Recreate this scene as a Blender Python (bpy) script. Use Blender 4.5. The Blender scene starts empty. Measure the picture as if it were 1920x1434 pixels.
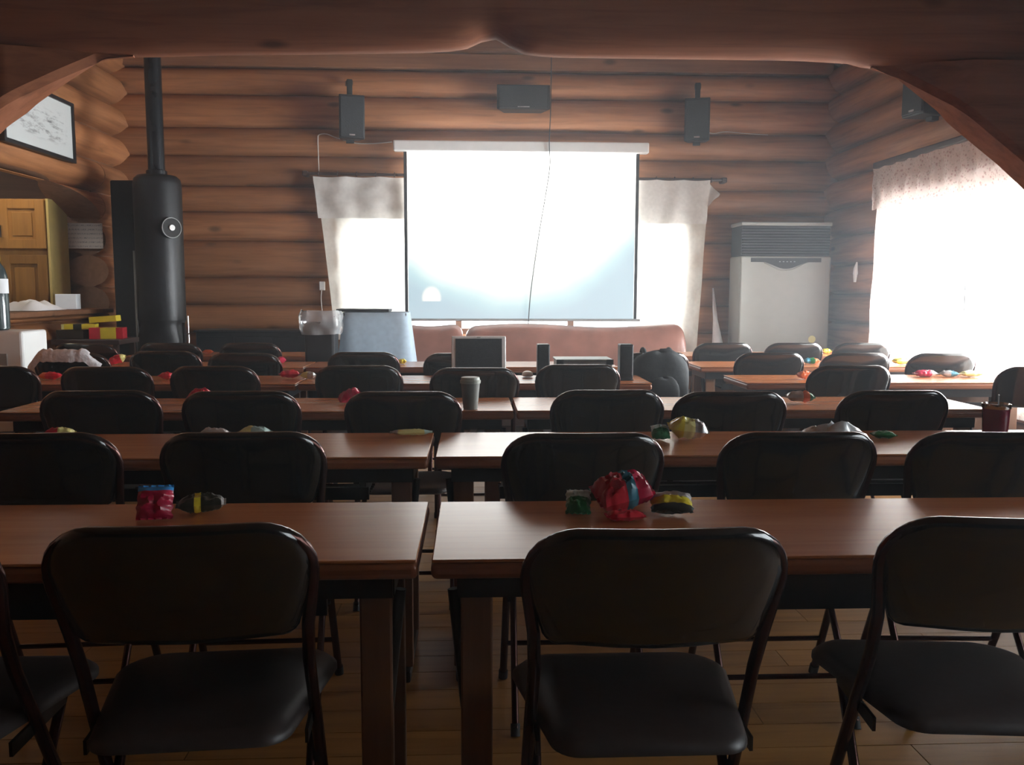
import bpy, bmesh, math, random
from mathutils import Vector, Matrix, noise
random.seed(4)
PI = math.pi
R = math.radians
sc = bpy.context.scene
COL = sc.collection

# ------------------------------------------------------------------ camera, world, lights, exposure
CAM = Vector((0.0, 0.0, 1.214))
FPX, CX, CY = 1628.0, 960.0, 717.0
cam_d = bpy.data.cameras.new('camera')
cam_d.sensor_fit = 'HORIZONTAL'
cam_d.sensor_width = 36.0
cam_d.lens = FPX / 1920.0 * 36.0
cam_d.clip_start = 0.05
cam = bpy.data.objects.new('camera', cam_d)
COL.objects.link(cam)
ROT = Matrix.Rotation(R(-2.64), 3, 'Z') @ Matrix.Rotation(R(90 - 6.03), 3, 'X') @ Matrix.Rotation(0.003, 3, 'Z')
cam.location = CAM
cam.rotation_euler = ROT.to_euler()
sc.camera = cam

sc.view_settings.view_transform = 'Standard'
sc.view_settings.look = 'None'
sc.view_settings.gamma = 1.0
sc.view_settings.use_curve_mapping = False
sc.view_settings.exposure = 1.05

world = bpy.data.worlds.new('overcast_sky')
sc.world = world
world.use_nodes = True
bg = world.node_tree.nodes['Background']
bg.inputs['Color'].default_value = (0.86, 0.95, 1.0, 1)
bg.inputs['Strength'].default_value = 3.0


def area(name, loc, rot, sx, sy, power, color=(1, 1, 1)):
    d = bpy.data.lights.new(name, 'AREA')
    d.shape = 'RECTANGLE'
    d.size, d.size_y = sx, sy
    d.energy = power
    d.color = color
    o = bpy.data.objects.new(name, d)
    COL.objects.link(o)
    o.location = loc
    o.rotation_euler = rot
    return o


# daylight entering by the right-hand window, by the window behind the screen, a kitchen lamp, and the dim front of the hall
area('daylight_right', (4.35, 5.75, 1.5), (0, R(90), 0), 2.2, 3.6, 900, (0.90, 0.96, 1.0))
area('daylight_back', (0.42, 9.35, 1.6), (R(-90), 0, 0), 3.6, 1.6, 190, (0.92, 0.97, 1.0))
area('daylight_front', (4.35, 1.0, 1.75), (0, R(90), 0), 1.9, 3.2, 7, (0.93, 0.97, 1.0))
area('kitchen_lamp', (-3.78, 7.1, 2.35), (0, 0, 0), 0.3, 0.3, 3, (1.0, 0.86, 0.6))


def at(px, py, X=None, Y=None, Z=None):
    """point where the sight line through a photograph pixel meets a plane of the room"""
    d = ROT @ Vector(((px - CX) / FPX, -(py - CY) / FPX, -1.0))
    if X is not None:
        t = (X - CAM.x) / d.x
    elif Y is not None:
        t = (Y - CAM.y) / d.y
    else:
        t = (Z - CAM.z) / d.z
    return CAM + d * t


# ------------------------------------------------------------------ materials
def nt(name):
    m = bpy.data.materials.new(name)
    m.use_nodes = True
    return m, m.node_tree, m.node_tree.nodes['Principled BSDF']


def node(t, typ, **kw):
    n = t.nodes.new(typ)
    for k, v in kw.items():
        setattr(n, k, v)
    return n


def ramp(t, stops):
    n = t.nodes.new('ShaderNodeValToRGB')
    el = n.color_ramp.elements
    while len(el) < len(stops):
        el.new(0.5)
    for e, (p, c) in zip(el, stops):
        e.position = p
        e.color = (*c, 1)
    return n


def plain(name, col, rough=0.5, metal=0.0, var=0.12, scale=12.0, bump=0.0, spec=0.5, coat=0.0):
    m, t, b = nt(name)
    tc = node(t, 'ShaderNodeTexCoord')
    nz = node(t, 'ShaderNodeTexNoise')
    nz.inputs['Scale'].default_value = scale
    nz.inputs['Detail'].default_value = 4
    t.links.new(tc.outputs['Object'], nz.inputs['Vector'])
    lo = tuple(c * (1 - var) for c in col)
    hi = tuple(min(1, c * (1 + var)) for c in col)
    rp = ramp(t, [(0.3, lo), (0.7, hi)])
    t.links.new(nz.outputs['Fac'], rp.inputs['Fac'])
    t.links.new(rp.outputs['Color'], b.inputs['Base Color'])
    b.inputs['Roughness'].default_value = rough
    b.inputs['Metallic'].default_value = metal
    b.inputs['Specular IOR Level'].default_value = spec
    b.inputs['Coat Weight'].default_value = coat
    b.inputs['Coat Roughness'].default_value = 0.07
    if bump > 0:
        bp = node(t, 'ShaderNodeBump')
        bp.inputs['Strength'].default_value = bump
        bp.inputs['Distance'].default_value = 0.01
        t.links.new(nz.outputs['Fac'], bp.inputs['Height'])
        t.links.new(bp.outputs['Normal'], b.inputs['Normal'])
    return m


def wood(name, dark, mid, light, rough=0.5, stretch=(0.9, 14, 14), knots=True, rnd=0.25, spec=0.4, bump=0.15):
    m, t, b = nt(name)
    tc = node(t, 'ShaderNodeTexCoord')
    mp = node(t, 'ShaderNodeMapping')
    mp.inputs['Scale'].default_value = stretch
    oi = node(t, 'ShaderNodeObjectInfo')
    mul = node(t, 'ShaderNodeMath', operation='MULTIPLY')
    mul.inputs[1].default_value = 37.0
    t.links.new(oi.outputs['Random'], mul.inputs[0])
    t.links.new(mul.outputs[0], mp.inputs['Location'])
    t.links.new(tc.outputs['Object'], mp.inputs['Vector'])
    nz = node(t, 'ShaderNodeTexNoise')
    nz.inputs['Scale'].default_value = 1.6
    nz.inputs['Detail'].default_value = 7
    nz.inputs['Roughness'].default_value = 0.62
    nz.inputs['Distortion'].default_value = 0.6
    t.links.new(mp.outputs['Vector'], nz.inputs['Vector'])
    rp = ramp(t, [(0.25, dark), (0.5, mid), (0.78, light)])
    t.links.new(nz.outputs['Fac'], rp.inputs['Fac'])
    col = rp.outputs['Color']
    if knots:
        vo = node(t, 'ShaderNodeTexVoronoi')
        vo.inputs['Scale'].default_value = 1.0
        mk = node(t, 'ShaderNodeMapping')
        mk.inputs['Scale'].default_value = (1.6, 3.6, 3.6)
        t.links.new(mul.outputs[0], mk.inputs['Location'])
        t.links.new(tc.outputs['Object'], mk.inputs['Vector'])
        t.links.new(mk.outputs['Vector'], vo.inputs['Vector'])
        kr = ramp(t, [(0.05, (0.35, 0.35, 0.35)), (0.13, (1, 1, 1))])
        t.links.new(vo.outputs['Distance'], kr.inputs['Fac'])
        mx = node(t, 'ShaderNodeMix', data_type='RGBA', blend_type='MULTIPLY')
        mx.inputs['Factor'].default_value = 1.0
        t.links.new(col, mx.inputs['A'])
        t.links.new(kr.outputs['Color'], mx.inputs['B'])
        col = mx.outputs['Result']
    hs = node(t, 'ShaderNodeHueSaturation')
    mr = node(t, 'ShaderNodeMapRange')
    mr.inputs['To Min'].default_value = 1 - rnd
    mr.inputs['To Max'].default_value = 1 + rnd
    t.links.new(oi.outputs['Random'], mr.inputs['Value'])
    t.links.new(mr.outputs['Result'], hs.inputs['Value'])
    t.links.new(col, hs.inputs['Color'])
    t.links.new(hs.outputs['Color'], b.inputs['Base Color'])
    b.inputs['Roughness'].default_value = rough
    b.inputs['Specular IOR Level'].default_value = spec
    bp = node(t, 'ShaderNodeBump')
    bp.inputs['Strength'].default_value = bump
    bp.inputs['Distance'].default_value = 0.004
    t.links.new(nz.outputs['Fac'], bp.inputs['Height'])
    t.links.new(bp.outputs['Normal'], b.inputs['Normal'])
    return m


def cloth(name, col, trans=0.5, clear=0.0, spots=None, rough=0.9):
    """woven cloth: diffuse + translucent, optionally partly see-through, optionally printed with small sprigs"""
    m = bpy.data.materials.new(name)
    m.use_nodes = True
    t = m.node_tree
    t.nodes.remove(t.nodes['Principled BSDF'])
    out = t.nodes['Material Output']
    tc = node(t, 'ShaderNodeTexCoord')
    nz = node(t, 'ShaderNodeTexNoise')
    nz.inputs['Scale'].default_value = 30
    t.links.new(tc.outputs['Object'], nz.inputs['Vector'])
    rp = ramp(t, [(0.3, tuple(c * 0.9 for c in col)), (0.7, col)])
    t.links.new(nz.outputs['Fac'], rp.inputs['Fac'])
    c = rp.outputs['Color']
    if spots:
        for sz, sc_, th in ((spots[0], 34, 0.24), (spots[1], 46, 0.20)):
            vo = node(t, 'ShaderNodeTexVoronoi')
            vo.inputs['Scale'].default_value = sc_
            t.links.new(tc.outputs['Object'], vo.inputs['Vector'])
            r2 = ramp(t, [(th, (1, 1, 1)), (th + 0.1, (0, 0, 0))])
            t.links.new(vo.outputs['Distance'], r2.inputs['Fac'])
            mx = node(t, 'ShaderNodeMix', data_type='RGBA')
            t.links.new(r2.outputs['Color'], mx.inputs['Factor'])
            t.links.new(c, mx.inputs['A'])
            mx.inputs['B'].default_value = (*sz, 1)
            c = mx.outputs['Result']
    df = node(t, 'ShaderNodeBsdfDiffuse')
    tr = node(t, 'ShaderNodeBsdfTranslucent')
    t.links.new(c, df.inputs['Color'])
    t.links.new(c, tr.inputs['Color'])
    ms = node(t, 'ShaderNodeMixShader')
    ms.inputs['Fac'].default_value = trans
    t.links.new(df.outputs[0], ms.inputs[1])
    t.links.new(tr.outputs[0], ms.inputs[2])
    last = ms.outputs[0]
    if clear > 0:
        tp = node(t, 'ShaderNodeBsdfTransparent')
        m2 = node(t, 'ShaderNodeMixShader')
        m2.inputs['Fac'].default_value = clear
        t.links.new(last, m2.inputs[1])
        t.links.new(tp.outputs[0], m2.inputs[2])
        last = m2.outputs[0]
    t.links.new(last, out.inputs['Surface'])
    return m


def clear_film(name, tint=(1, 1, 1), haze=0.15, rough=0.05):
    """window glass or plastic film: lets light straight through, reflects a little, scatters a little"""
    m = bpy.data.materials.new(name)
    m.use_nodes = True
    t = m.node_tree
    t.nodes.remove(t.nodes['Principled BSDF'])
    out = t.nodes['Material Output']
    tp = node(t, 'ShaderNodeBsdfTransparent')
    tp.inputs['Color'].default_value = (*tint, 1)
    gl = node(t, 'ShaderNodeBsdfGlossy')
    gl.inputs['Roughness'].default_value = rough
    df = node(t, 'ShaderNodeBsdfDiffuse')
    df.inputs['Color'].default_value = (0.85, 0.88, 0.9, 1)
    fr = node(t, 'ShaderNodeFresnel')
    nz = node(t, 'ShaderNodeTexNoise')
    nz.inputs['Scale'].default_value = 3
    mr = node(t, 'ShaderNodeMapRange')
    mr.inputs['To Min'].default_value = haze * 0.7
    mr.inputs['To Max'].default_value = haze * 1.3
    t.links.new(nz.outputs['Fac'], mr.inputs['Value'])
    a = node(t, 'ShaderNodeMixShader')
    t.links.new(mr.outputs['Result'], a.inputs['Fac'])
    t.links.new(tp.outputs[0], a.inputs[1])
    t.links.new(df.outputs[0], a.inputs[2])
    b = node(t, 'ShaderNodeMixShader')
    t.links.new(fr.outputs[0], b.inputs['Fac'])
    t.links.new(a.outputs[0], b.inputs[1])
    t.links.new(gl.outputs[0], b.inputs[2])
    t.links.new(b.outputs[0], out.inputs['Surface'])
    return m


M = {}
M['log'] = wood('orange_log', (0.20, 0.075, 0.030), (0.36, 0.150, 0.060), (0.46, 0.215, 0.095), rough=0.5)
M['log_shade'] = wood('shaded_log', (0.20, 0.070, 0.035), (0.32, 0.120, 0.060), (0.40, 0.160, 0.085), rough=0.65, spec=0.2)  # log wood darkened in colour for the backlit shade on the arch
M['log_end'] = wood('log_end_grain', (0.17, 0.085, 0.05), (0.24, 0.125, 0.075), (0.30, 0.16, 0.10), rough=0.7, stretch=(9, 9, 9), knots=False)
M['board'] = wood('brown_board', (0.15, 0.06, 0.03), (0.22, 0.095, 0.045), (0.28, 0.13, 0.06), rough=0.55)
M['floor'] = wood('yellow_floor', (0.24, 0.105, 0.025), (0.35, 0.165, 0.042), (0.42, 0.21, 0.06), rough=0.42, knots=False, rnd=0.12, bump=0.05)
M['table'] = wood('table_laminate', (0.36, 0.115, 0.036), (0.44, 0.150, 0.050), (0.50, 0.185, 0.066), rough=0.27, knots=False, rnd=0.05, bump=0.006, spec=1.0, stretch=(1.2, 22, 22))
M['table_edge'] = wood('table_edge', (0.22, 0.068, 0.024), (0.27, 0.088, 0.032), (0.31, 0.108, 0.042), rough=0.35, knots=False, rnd=0.05, bump=0.02)
M['table_leg'] = wood('table_leg_wood', (0.13, 0.055, 0.025), (0.17, 0.075, 0.035), (0.2, 0.09, 0.045), rough=0.45, knots=False, rnd=0.1, stretch=(14, 14, 0.9))
M['dark_steel'] = plain('dark_steel', (0.035, 0.028, 0.026), 0.4, 0.6)
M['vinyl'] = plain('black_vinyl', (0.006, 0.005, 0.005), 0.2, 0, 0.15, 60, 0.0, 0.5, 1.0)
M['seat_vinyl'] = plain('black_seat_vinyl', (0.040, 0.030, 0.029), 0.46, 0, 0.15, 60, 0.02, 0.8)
M['tube'] = plain('brown_tube', (0.060, 0.022, 0.018), 0.22, 0.75, 0.1, 8)
M['rubber'] = plain('black_rubber', (0.012, 0.012, 0.012), 0.7)
M['chrome'] = plain('chrome', (0.7, 0.7, 0.7), 0.18, 1.0, 0.05)
M['stove'] = plain('black_iron', (0.016, 0.017, 0.020), 0.42, 0.25, 0.2, 30, 0.06)
M['pipe'] = plain('black_pipe', (0.020, 0.022, 0.026), 0.26, 0.5, 0.1)
M['black'] = plain('black_plastic', (0.014, 0.014, 0.016), 0.45)
M['black_cloth'] = plain('black_cloth', (0.016, 0.018, 0.020), 0.85, 0, 0.3, 25, 0.3)
M['grille'] = plain('dark_grille', (0.018, 0.021, 0.026), 0.6, 0, 0.2, 90, 0.2)
M['white_plastic'] = plain('white_plastic', (0.82, 0.84, 0.83), 0.4, 0, 0.03)
M['cream'] = plain('cream_enamel', (0.30, 0.305, 0.28), 0.45, 0, 0.03)
M['grey'] = plain('grey_plastic', (0.30, 0.32, 0.32), 0.45)
M['greenish'] = plain('greenish_grey_plastic', (0.20, 0.24, 0.22), 0.4)
M['paper'] = plain('white_paper', (0.75, 0.74, 0.76), 0.8, 0, 0.05)
M['paper_box'] = plain('white_card', (0.8, 0.83, 0.86), 0.7, 0, 0.04)
M['lid_white'] = plain('offwhite_lid', (0.34, 0.35, 0.30), 0.5)
M['cup'] = plain('paper_cup', (0.17, 0.17, 0.15), 0.6, 0, 0.1)
M['honey'] = wood('honey_cabinet_wood', (0.22, 0.095, 0.022), (0.31, 0.145, 0.035), (0.37, 0.185, 0.05), rough=0.4, knots=False, stretch=(14, 14, 0.9))
M['honey_lit'] = plain('lit_cabinet_side', (0.55, 0.42, 0.15), 0.45, 0, 0.08)  # light falling on the cabinet side is put into this paler, yellower colour
M['sofa'] = plain('brown_leather', (0.27, 0.115, 0.085), 0.36, 0, 0.25, 5, 0.12, 0.5)
M['sofa_dark'] = plain('dark_sofa_frame', (0.05, 0.025, 0.02), 0.35)
M['linen'] = cloth('cream_linen', (0.80, 0.78, 0.71), 0.42)
M['linen_head'] = cloth('cream_linen_header', (0.84, 0.83, 0.80), 0.25)
M['floral'] = cloth('floral_cotton', (0.66, 0.55, 0.50), 0.28, spots=((0.46, 0.30, 0.27), (0.46, 0.39, 0.32)))
M['sheer'] = cloth('sheer_floral', (0.88, 0.85, 0.80), 0.6, 0.55, spots=((0.62, 0.50, 0.44), (0.6, 0.55, 0.46)))
M['backlit_cloth'] = cloth('backlit_blue_sheet', (0.72, 0.87, 1.0), 0.5)  # blue of the light coming through the sheet is put into its colour
M['towel'] = plain('white_fluff', (0.62, 0.60, 0.62), 0.95, 0, 0.2, 50, 0.6)
M['glass'] = clear_film('window_glass', (1, 1, 1), 0.02)
M['film'] = clear_film('clear_plastic_film', (0.9, 0.92, 0.95), 0.30, 0.15)
M['bottle'] = plain('dark_bottle', (0.05, 0.07, 0.075), 0.15, 0, 0.1)
M['yellow'] = plain('yellow_foil', (0.72, 0.58, 0.04), 0.3, 0, 0.1)
M['pale_yellow'] = plain('pale_yellow_foil', (0.70, 0.64, 0.25), 0.3, 0, 0.1)
M['red'] = plain('red_foil', (0.55, 0.018, 0.035), 0.28, 0, 0.15)
M['crimson'] = plain('crimson_foil', (0.42, 0.012, 0.05), 0.26, 0, 0.15)
M['sky_blue'] = plain('blue_foil', (0.03, 0.26, 0.62), 0.3)
M['teal'] = plain('teal_foil', (0.06, 0.22, 0.30), 0.3)
M['green'] = plain('green_foil', (0.02, 0.16, 0.05), 0.3)
M['mint'] = plain('mint_foil', (0.45, 0.62, 0.58), 0.35)
M['dark_foil'] = plain('dark_foil', (0.022, 0.024, 0.018), 0.3)
M['silver'] = plain('silver_foil', (0.55, 0.55, 0.55), 0.28, 0.7, 0.3, 20)
M['wine'] = plain('wine_red_plastic', (0.16, 0.012, 0.035), 0.2, 0, 0.1)
M['orange'] = plain('orange_foil', (0.62, 0.12, 0.02), 0.35)
M['soil'] = plain('outside_ground', (0.4, 0.42, 0.4), 0.9)
M['ceil'] = wood('ceiling_boards', (0.16, 0.075, 0.035), (0.24, 0.115, 0.055), (0.3, 0.15, 0.075), rough=0.6)
M['wire_white'] = plain('white_wire', (0.55, 0.52, 0.48), 0.5)
M['wire_dark'] = plain('dark_wire', (0.03, 0.03, 0.035), 0.5)


def screen_material():
    """the slide thrown on the projection screen: white in the upper middle, pale blue towards the foot and the edges"""
    m, t, b = nt('projected_slide')
    tc = node(t, 'ShaderNodeTexCoord')
    sp = node(t, 'ShaderNodeSeparateXYZ')
    t.links.new(tc.outputs['Generated'], sp.inputs[0])
    nz = node(t, 'ShaderNodeTexNoise')
    nz.inputs['Scale'].default_value = 2.2
    nz.inputs['Detail'].default_value = 3
    t.links.new(tc.outputs['Generated'], nz.inputs['Vector'])

    def mth(op, a, b2):
        n = node(t, 'ShaderNodeMath', operation=op)
        for i, v in enumerate((a, b2)):
            if isinstance(v, (int, float)):
                n.inputs[i].default_value = v
            else:
                t.links.new(v, n.inputs[i])
        return n.outputs[0]
    x, z = sp.outputs['X'], sp.outputs['Z']
    dx = mth('ABSOLUTE', mth('SUBTRACT', x, 0.42), 0)
    v = mth('SUBTRACT', mth('MULTIPLY', z, 1.25), mth('MULTIPLY', mth('MULTIPLY', dx, dx), 1.5))
    v = mth('ADD', v, mth('MULTIPLY', mth('SUBTRACT', nz.outputs['Fac'], 0.5), 0.25))
    rp = ramp(t, [(0.0, (0.36, 0.56, 0.66)), (0.10, (0.46, 0.72, 0.78)), (0.20, (0.85, 1.05, 0.98)), (0.40, (2.8, 2.8, 2.6)), (0.72, (6.0, 6.0, 5.8))])
    t.links.new(v, rp.inputs['Fac'])
    # the pale lump at the lower left of the slide
    ex = mth('DIVIDE', mth('SUBTRACT', x, 0.102), 0.046)
    ez = mth('DIVIDE', mth('SUBTRACT', z, 0.125), 0.078)
    rr = mth('ADD', mth('MULTIPLY', ex, ex), mth('MULTIPLY', ez, ez))
    cut = mth('GREATER_THAN', z, 0.105)
    blob = ramp(t, [(0.6, (1, 1, 1)), (1.0, (0, 0, 0))])
    t.links.new(rr, blob.inputs['Fac'])
    mx = node(t, 'ShaderNodeMix', data_type='RGBA')
    t.links.new(mth('MULTIPLY', blob.outputs['Color'], cut), mx.inputs['Factor'])
    t.links.new(rp.outputs['Color'], mx.inputs['A'])
    mx.inputs['B'].default_value = (0.95, 0.98, 0.92, 1)
    t.links.new(mx.outputs['Result'], b.inputs['Emission Color'])
    b.inputs['Emission Strength'].default_value = 0.45
    b.inputs['Base Color'].default_value = (0.3, 0.3, 0.3, 1)
    b.inputs['Roughness'].default_value = 0.8
    return m


def ink_material():
    m, t, b = nt('ink_landscape')
    tc = node(t, 'ShaderNodeTexCoord')
    mp = node(t, 'ShaderNodeMapping')
    mp.inputs['Scale'].default_value = (1, 5, 9)
    t.links.new(tc.outputs['Generated'], mp.inputs['Vector'])
    nz = node(t, 'ShaderNodeTexNoise')
    nz.inputs['Scale'].default_value = 1.3
    nz.inputs['Detail'].default_value = 8
    nz.inputs['Roughness'].default_value = 0.7
    t.links.new(mp.outputs['Vector'], nz.inputs['Vector'])
    sp = node(t, 'ShaderNodeSeparateXYZ')
    t.links.new(tc.outputs['Generated'], sp.inputs[0])
    band = ramp(t, [(0.16, (0, 0, 0)), (0.30, (1, 1, 1)), (0.62, (1, 1, 1)), (0.85, (0, 0, 0))])
    t.links.new(sp.outputs['Z'], band.inputs['Fac'])
    bandy = ramp(t, [(0.02, (0, 0, 0)), (0.12, (1, 1, 1)), (0.86, (1, 1, 1)), (0.93, (0, 0, 0))])
    t.links.new(sp.outputs['Y'], bandy.inputs['Fac'])
    k = ramp(t, [(0.48, (0, 0, 0)), (0.66, (1, 1, 1))])
    t.links.new(nz.outputs['Fac'], k.inputs['Fac'])
    a = node(t, 'ShaderNodeMath', operation='MULTIPLY')
    t.links.new(band.outputs['Color'], a.inputs[0])
    t.links.new(bandy.outputs['Color'], a.inputs[1])
    c = node(t, 'ShaderNodeMath', operation='MULTIPLY')
    t.links.new(a.outputs[0], c.inputs[0])
    t.links.new(k.outputs['Color'], c.inputs[1])
    mx = node(t, 'ShaderNodeMix', data_type='RGBA')
    t.links.new(c.outputs[0], mx.inputs['Factor'])
    mx.inputs['A'].default_value = (0.62, 0.66, 0.66, 1)
    mx.inputs['B'].default_value = (0.10, 0.11, 0.12, 1)
    t.links.new(mx.outputs['Result'], b.inputs['Base Color'])
    b.inputs['Roughness'].default_value = 0.35
    return m


def note_material():
    """white sheet with rows of small illegible handwriting"""
    m, t, b = nt('handwritten_sheet')
    tc = node(t, 'ShaderNodeTexCoord')
    mp = node(t, 'ShaderNodeMapping')
    mp.inputs['Scale'].default_value = (26, 1, 9)
    t.links.new(tc.outputs['Generated'], mp.inputs['Vector'])
    nz = node(t, 'ShaderNodeTexNoise')
    nz.inputs['Scale'].default_value = 2.0
    nz.inputs['Detail'].default_value = 3
    t.links.new(mp.outputs['Vector'], nz.inputs['Vector'])
    wv = node(t, 'ShaderNodeTexWave', bands_direction='Z')
    wv.inputs['Scale'].default_value = 1.9
    t.links.new(tc.outputs['Generated'], wv.inputs['Vector'])
    r1 = ramp(t, [(0.46, (0, 0, 0)), (0.6, (1, 1, 1))])
    r2 = ramp(t, [(0.55, (0, 0, 0)), (0.75, (1, 1, 1))])
    t.links.new(nz.outputs['Fac'], r1.inputs['Fac'])
    t.links.new(wv.outputs['Fac'], r2.inputs['Fac'])
    a = node(t, 'ShaderNodeMath', operation='MULTIPLY')
    t.links.new(r1.outputs['Color'], a.inputs[0])
    t.links.new(r2.outputs['Color'], a.inputs[1])
    mx = node(t, 'ShaderNodeMix', data_type='RGBA')
    t.links.new(a.outputs[0], mx.inputs['Factor'])
    mx.inputs['A'].default_value = (0.66, 0.63, 0.64, 1)
    mx.inputs['B'].default_value = (0.25, 0.26, 0.33, 1)
    t.links.new(mx.outputs['Result'], b.inputs['Base Color'])
    b.inputs['Roughness'].default_value = 0.8
    return m


M['slide'] = screen_material()
M['ink'] = ink_material()
M['note'] = note_material()


# ------------------------------------------------------------------ mesh helpers
class MB:
    def __init__(self):
        self.v, self.f, self.m = [], [], []

    def add(self, vs, fs, mi=0):
        o = len(self.v)
        self.v += [Vector(p) for p in vs]
        for k, f in enumerate(fs):
            self.f.append(tuple(i + o for i in f))
            self.m.append(mi[k] if isinstance(mi, list) else mi)
        return self

    def box(self, c, s, mi=0, rot=None, taper=1.0):
        hx, hy, hz = s[0] / 2, s[1] / 2, s[2] / 2
        vs = []
        for z in (-1, 1):
            k = taper if z > 0 else 1.0
            for x, y in ((-1, -1), (1, -1), (1, 1), (-1, 1)):
                vs.append(Vector((x * hx * k, y * hy * k, z * hz)))
        if rot is not None:
            vs = [rot @ p for p in vs]
        vs = [p + Vector(c) for p in vs]
        return self.add(vs, [(3, 2, 1, 0), (4, 5, 6, 7), (0, 1, 5, 4), (1, 2, 6, 5), (2, 3, 7, 6), (3, 0, 4, 7)], mi)

    def span(self, a, b, mi=0):
        return self.box([(a[i] + b[i]) / 2 for i in range(3)], [abs(b[i] - a[i]) for i in range(3)], mi)

    def tube(self, path, r, n=8, mi=0, cap=True):
        path = [Vector(p) for p in path]
        rs = r if isinstance(r, (list, tuple)) else [r] * len(path)
        ref = None
        rings = []
        for i, p in enumerate(path):
            a = path[max(0, i - 1)]
            b = path[min(len(path) - 1, i + 1)]
            t = (b - a).normalized()
            if ref is None:
                ref = Vector((0, 0, 1)) if abs(t.z) < 0.9 else Vector((1, 0, 0))
            ref = (ref - t * ref.dot(t)).normalized()
            s = t.cross(ref)
            rings.append([p + (ref * math.cos(2 * PI * k / n) + s * math.sin(2 * PI * k / n)) * rs[i] for k in range(n)])
        vs = [q for ring in rings for q in ring]
        fs = []
        for i in range(len(path) - 1):
            for k in range(n):
                fs.append((i * n + k, (i + 1) * n + k, (i + 1) * n + (k + 1) % n, i * n + (k + 1) % n))
        if cap:
            fs.append(tuple(range(n)))
            fs.append(tuple(len(vs) - 1 - k for k in range(n)))
        return self.add(vs, fs, mi)

    def lathe(self, c, prof, n=24, mi=0):
        """prof: list of (radius, z) or (radius, z, material index of the band above it)"""
        vs, fs, ms = [], [], []
        for q in prof:
            for k in range(n):
                a = 2 * PI * k / n
                vs.append((c[0] + q[0] * math.cos(a), c[1] + q[0] * math.sin(a), c[2] + q[1]))
        for i in range(len(prof) - 1):
            for k in range(n):
                fs.append((i * n + k, i * n + (k + 1) % n, (i + 1) * n + (k + 1) % n, (i + 1) * n + k))
                ms.append(prof[i][2] if len(prof[i]) > 2 else mi)
        fs.append(tuple(reversed(range(n))))
        ms.append(mi)
        fs.append(tuple((len(prof) - 1) * n + k for k in range(n)))
        ms.append(mi)
        return self.add(vs, fs, ms)

    def grid(self, fn, nu, nv, mi=0, flip=False):
        vs = [fn(i / nu, j / nv) for i in range(nu + 1) for j in range(nv + 1)]
        fs = []
        for i in range(nu):
            for j in range(nv):
                a = i * (nv + 1) + j
                q = (a, a + nv + 1, a + nv + 2, a + 1)
                fs.append(q[::-1] if flip else q)
        return self.add(vs, fs, mi)

    def disc_pad(self, outline, place, rings, thick):
        """a padded panel: outline is a closed 2-D loop, place(u, v, w) puts it into space, thick(s) is the half thickness at ring s"""
        n = len(outline)
        cu = sum(p[0] for p in outline) / n
        cv = sum(p[1] for p in outline) / n
        vs, fs = [], []
        for side in (1, -1):
            base = len(vs)
            vs.append(place(cu, cv, side * thick(0)))
            for s in rings:
                for p in outline:
                    vs.append(place(cu + (p[0] - cu) * s, cv + (p[1] - cv) * s, side * thick(s)))
            for k in range(n):
                t = (base, base + 1 + k, base + 1 + (k + 1) % n)
                fs.append(t if side > 0 else t[::-1])
            for i in range(len(rings) - 1):
                for k in range(n):
                    a = base + 1 + i * n
                    q = (a + k, a + n + k, a + n + (k + 1) % n, a + (k + 1) % n)
                    fs.append(q if side > 0 else q[::-1])
        half = len(vs) // 2
        la = 1 + (len(rings) - 1) * n
        for k in range(n):
            fs.append((la + k, half + la + k, half + la + (k + 1) % n, la + (k + 1) % n))
        return self.add(vs, fs)

    def build(self, name, mats, parent=None, smooth=40, bevel=0.0, origin=None, bevel_seg=2):
        if not isinstance(mats, (list, tuple)):
            mats = [mats]
        me = bpy.data.meshes.new(name)
        if parent is not None:
            off = Vector((0, 0, 0))
            p = parent
            while p is not None:
                off += p.location
                p = p.parent
            loc = Vector((0, 0, 0))
        else:
            if origin is None:
                lo = [min(q[i] for q in self.v) for i in range(3)]
                hi = [max(q[i] for q in self.v) for i in range(3)]
                origin = ((lo[0] + hi[0]) / 2, (lo[1] + hi[1]) / 2, lo[2])
            off = loc = Vector(origin)
        me.from_pydata([q - off for q in self.v], [], self.f)
        for k in mats:
            me.materials.append(k)
        me.polygons.foreach_set('material_index', self.m)
        bm = bmesh.new()
        bm.from_mesh(me)
        bmesh.ops.recalc_face_normals(bm, faces=bm.faces)
        bm.to_mesh(me)
        bm.free()
        if smooth:
            me.polygons.foreach_set('use_smooth', [True] * len(me.polygons))
            me.set_sharp_from_angle(angle=R(smooth))
        me.update()
        o = bpy.data.objects.new(name, me)
        COL.objects.link(o)
        o.location = loc
        if parent is not None:
            o.parent = parent
        if bevel > 0:
            md = o.modifiers.new('bevel', 'BEVEL')
            md.width = bevel
            md.segments = bevel_seg
            md.limit_method = 'ANGLE'
            md.angle_limit = R(50)
        return o


def tag(o, label=None, cat=None, group=None, kind=None):
    if label:
        o['label'] = label
    if cat:
        o['category'] = cat
    if group:
        o['group'] = group
    if kind:
        o['kind'] = kind
    return o


def empty(name, loc, label, cat, group=None, rz=0.0):
    o = bpy.data.objects.new(name, None)
    o.empty_display_size = 0.1
    COL.objects.link(o)
    o.location = loc
    o.rotation_euler = (0, 0, rz)
    return tag(o, label, cat, group)


def copy_tree(o, parent=None):
    c = o.copy()
    COL.objects.link(c)
    if parent is not None:
        c.parent = parent
        c.matrix_parent_inverse = o.matrix_parent_inverse
    for ch in list(o.children):
        copy_tree(ch, c)
    return c


def structure(o):
    o['kind'] = 'structure'
    return o


def box_mb(c, s, **k):
    return MB().box(c, s, **k)


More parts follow.
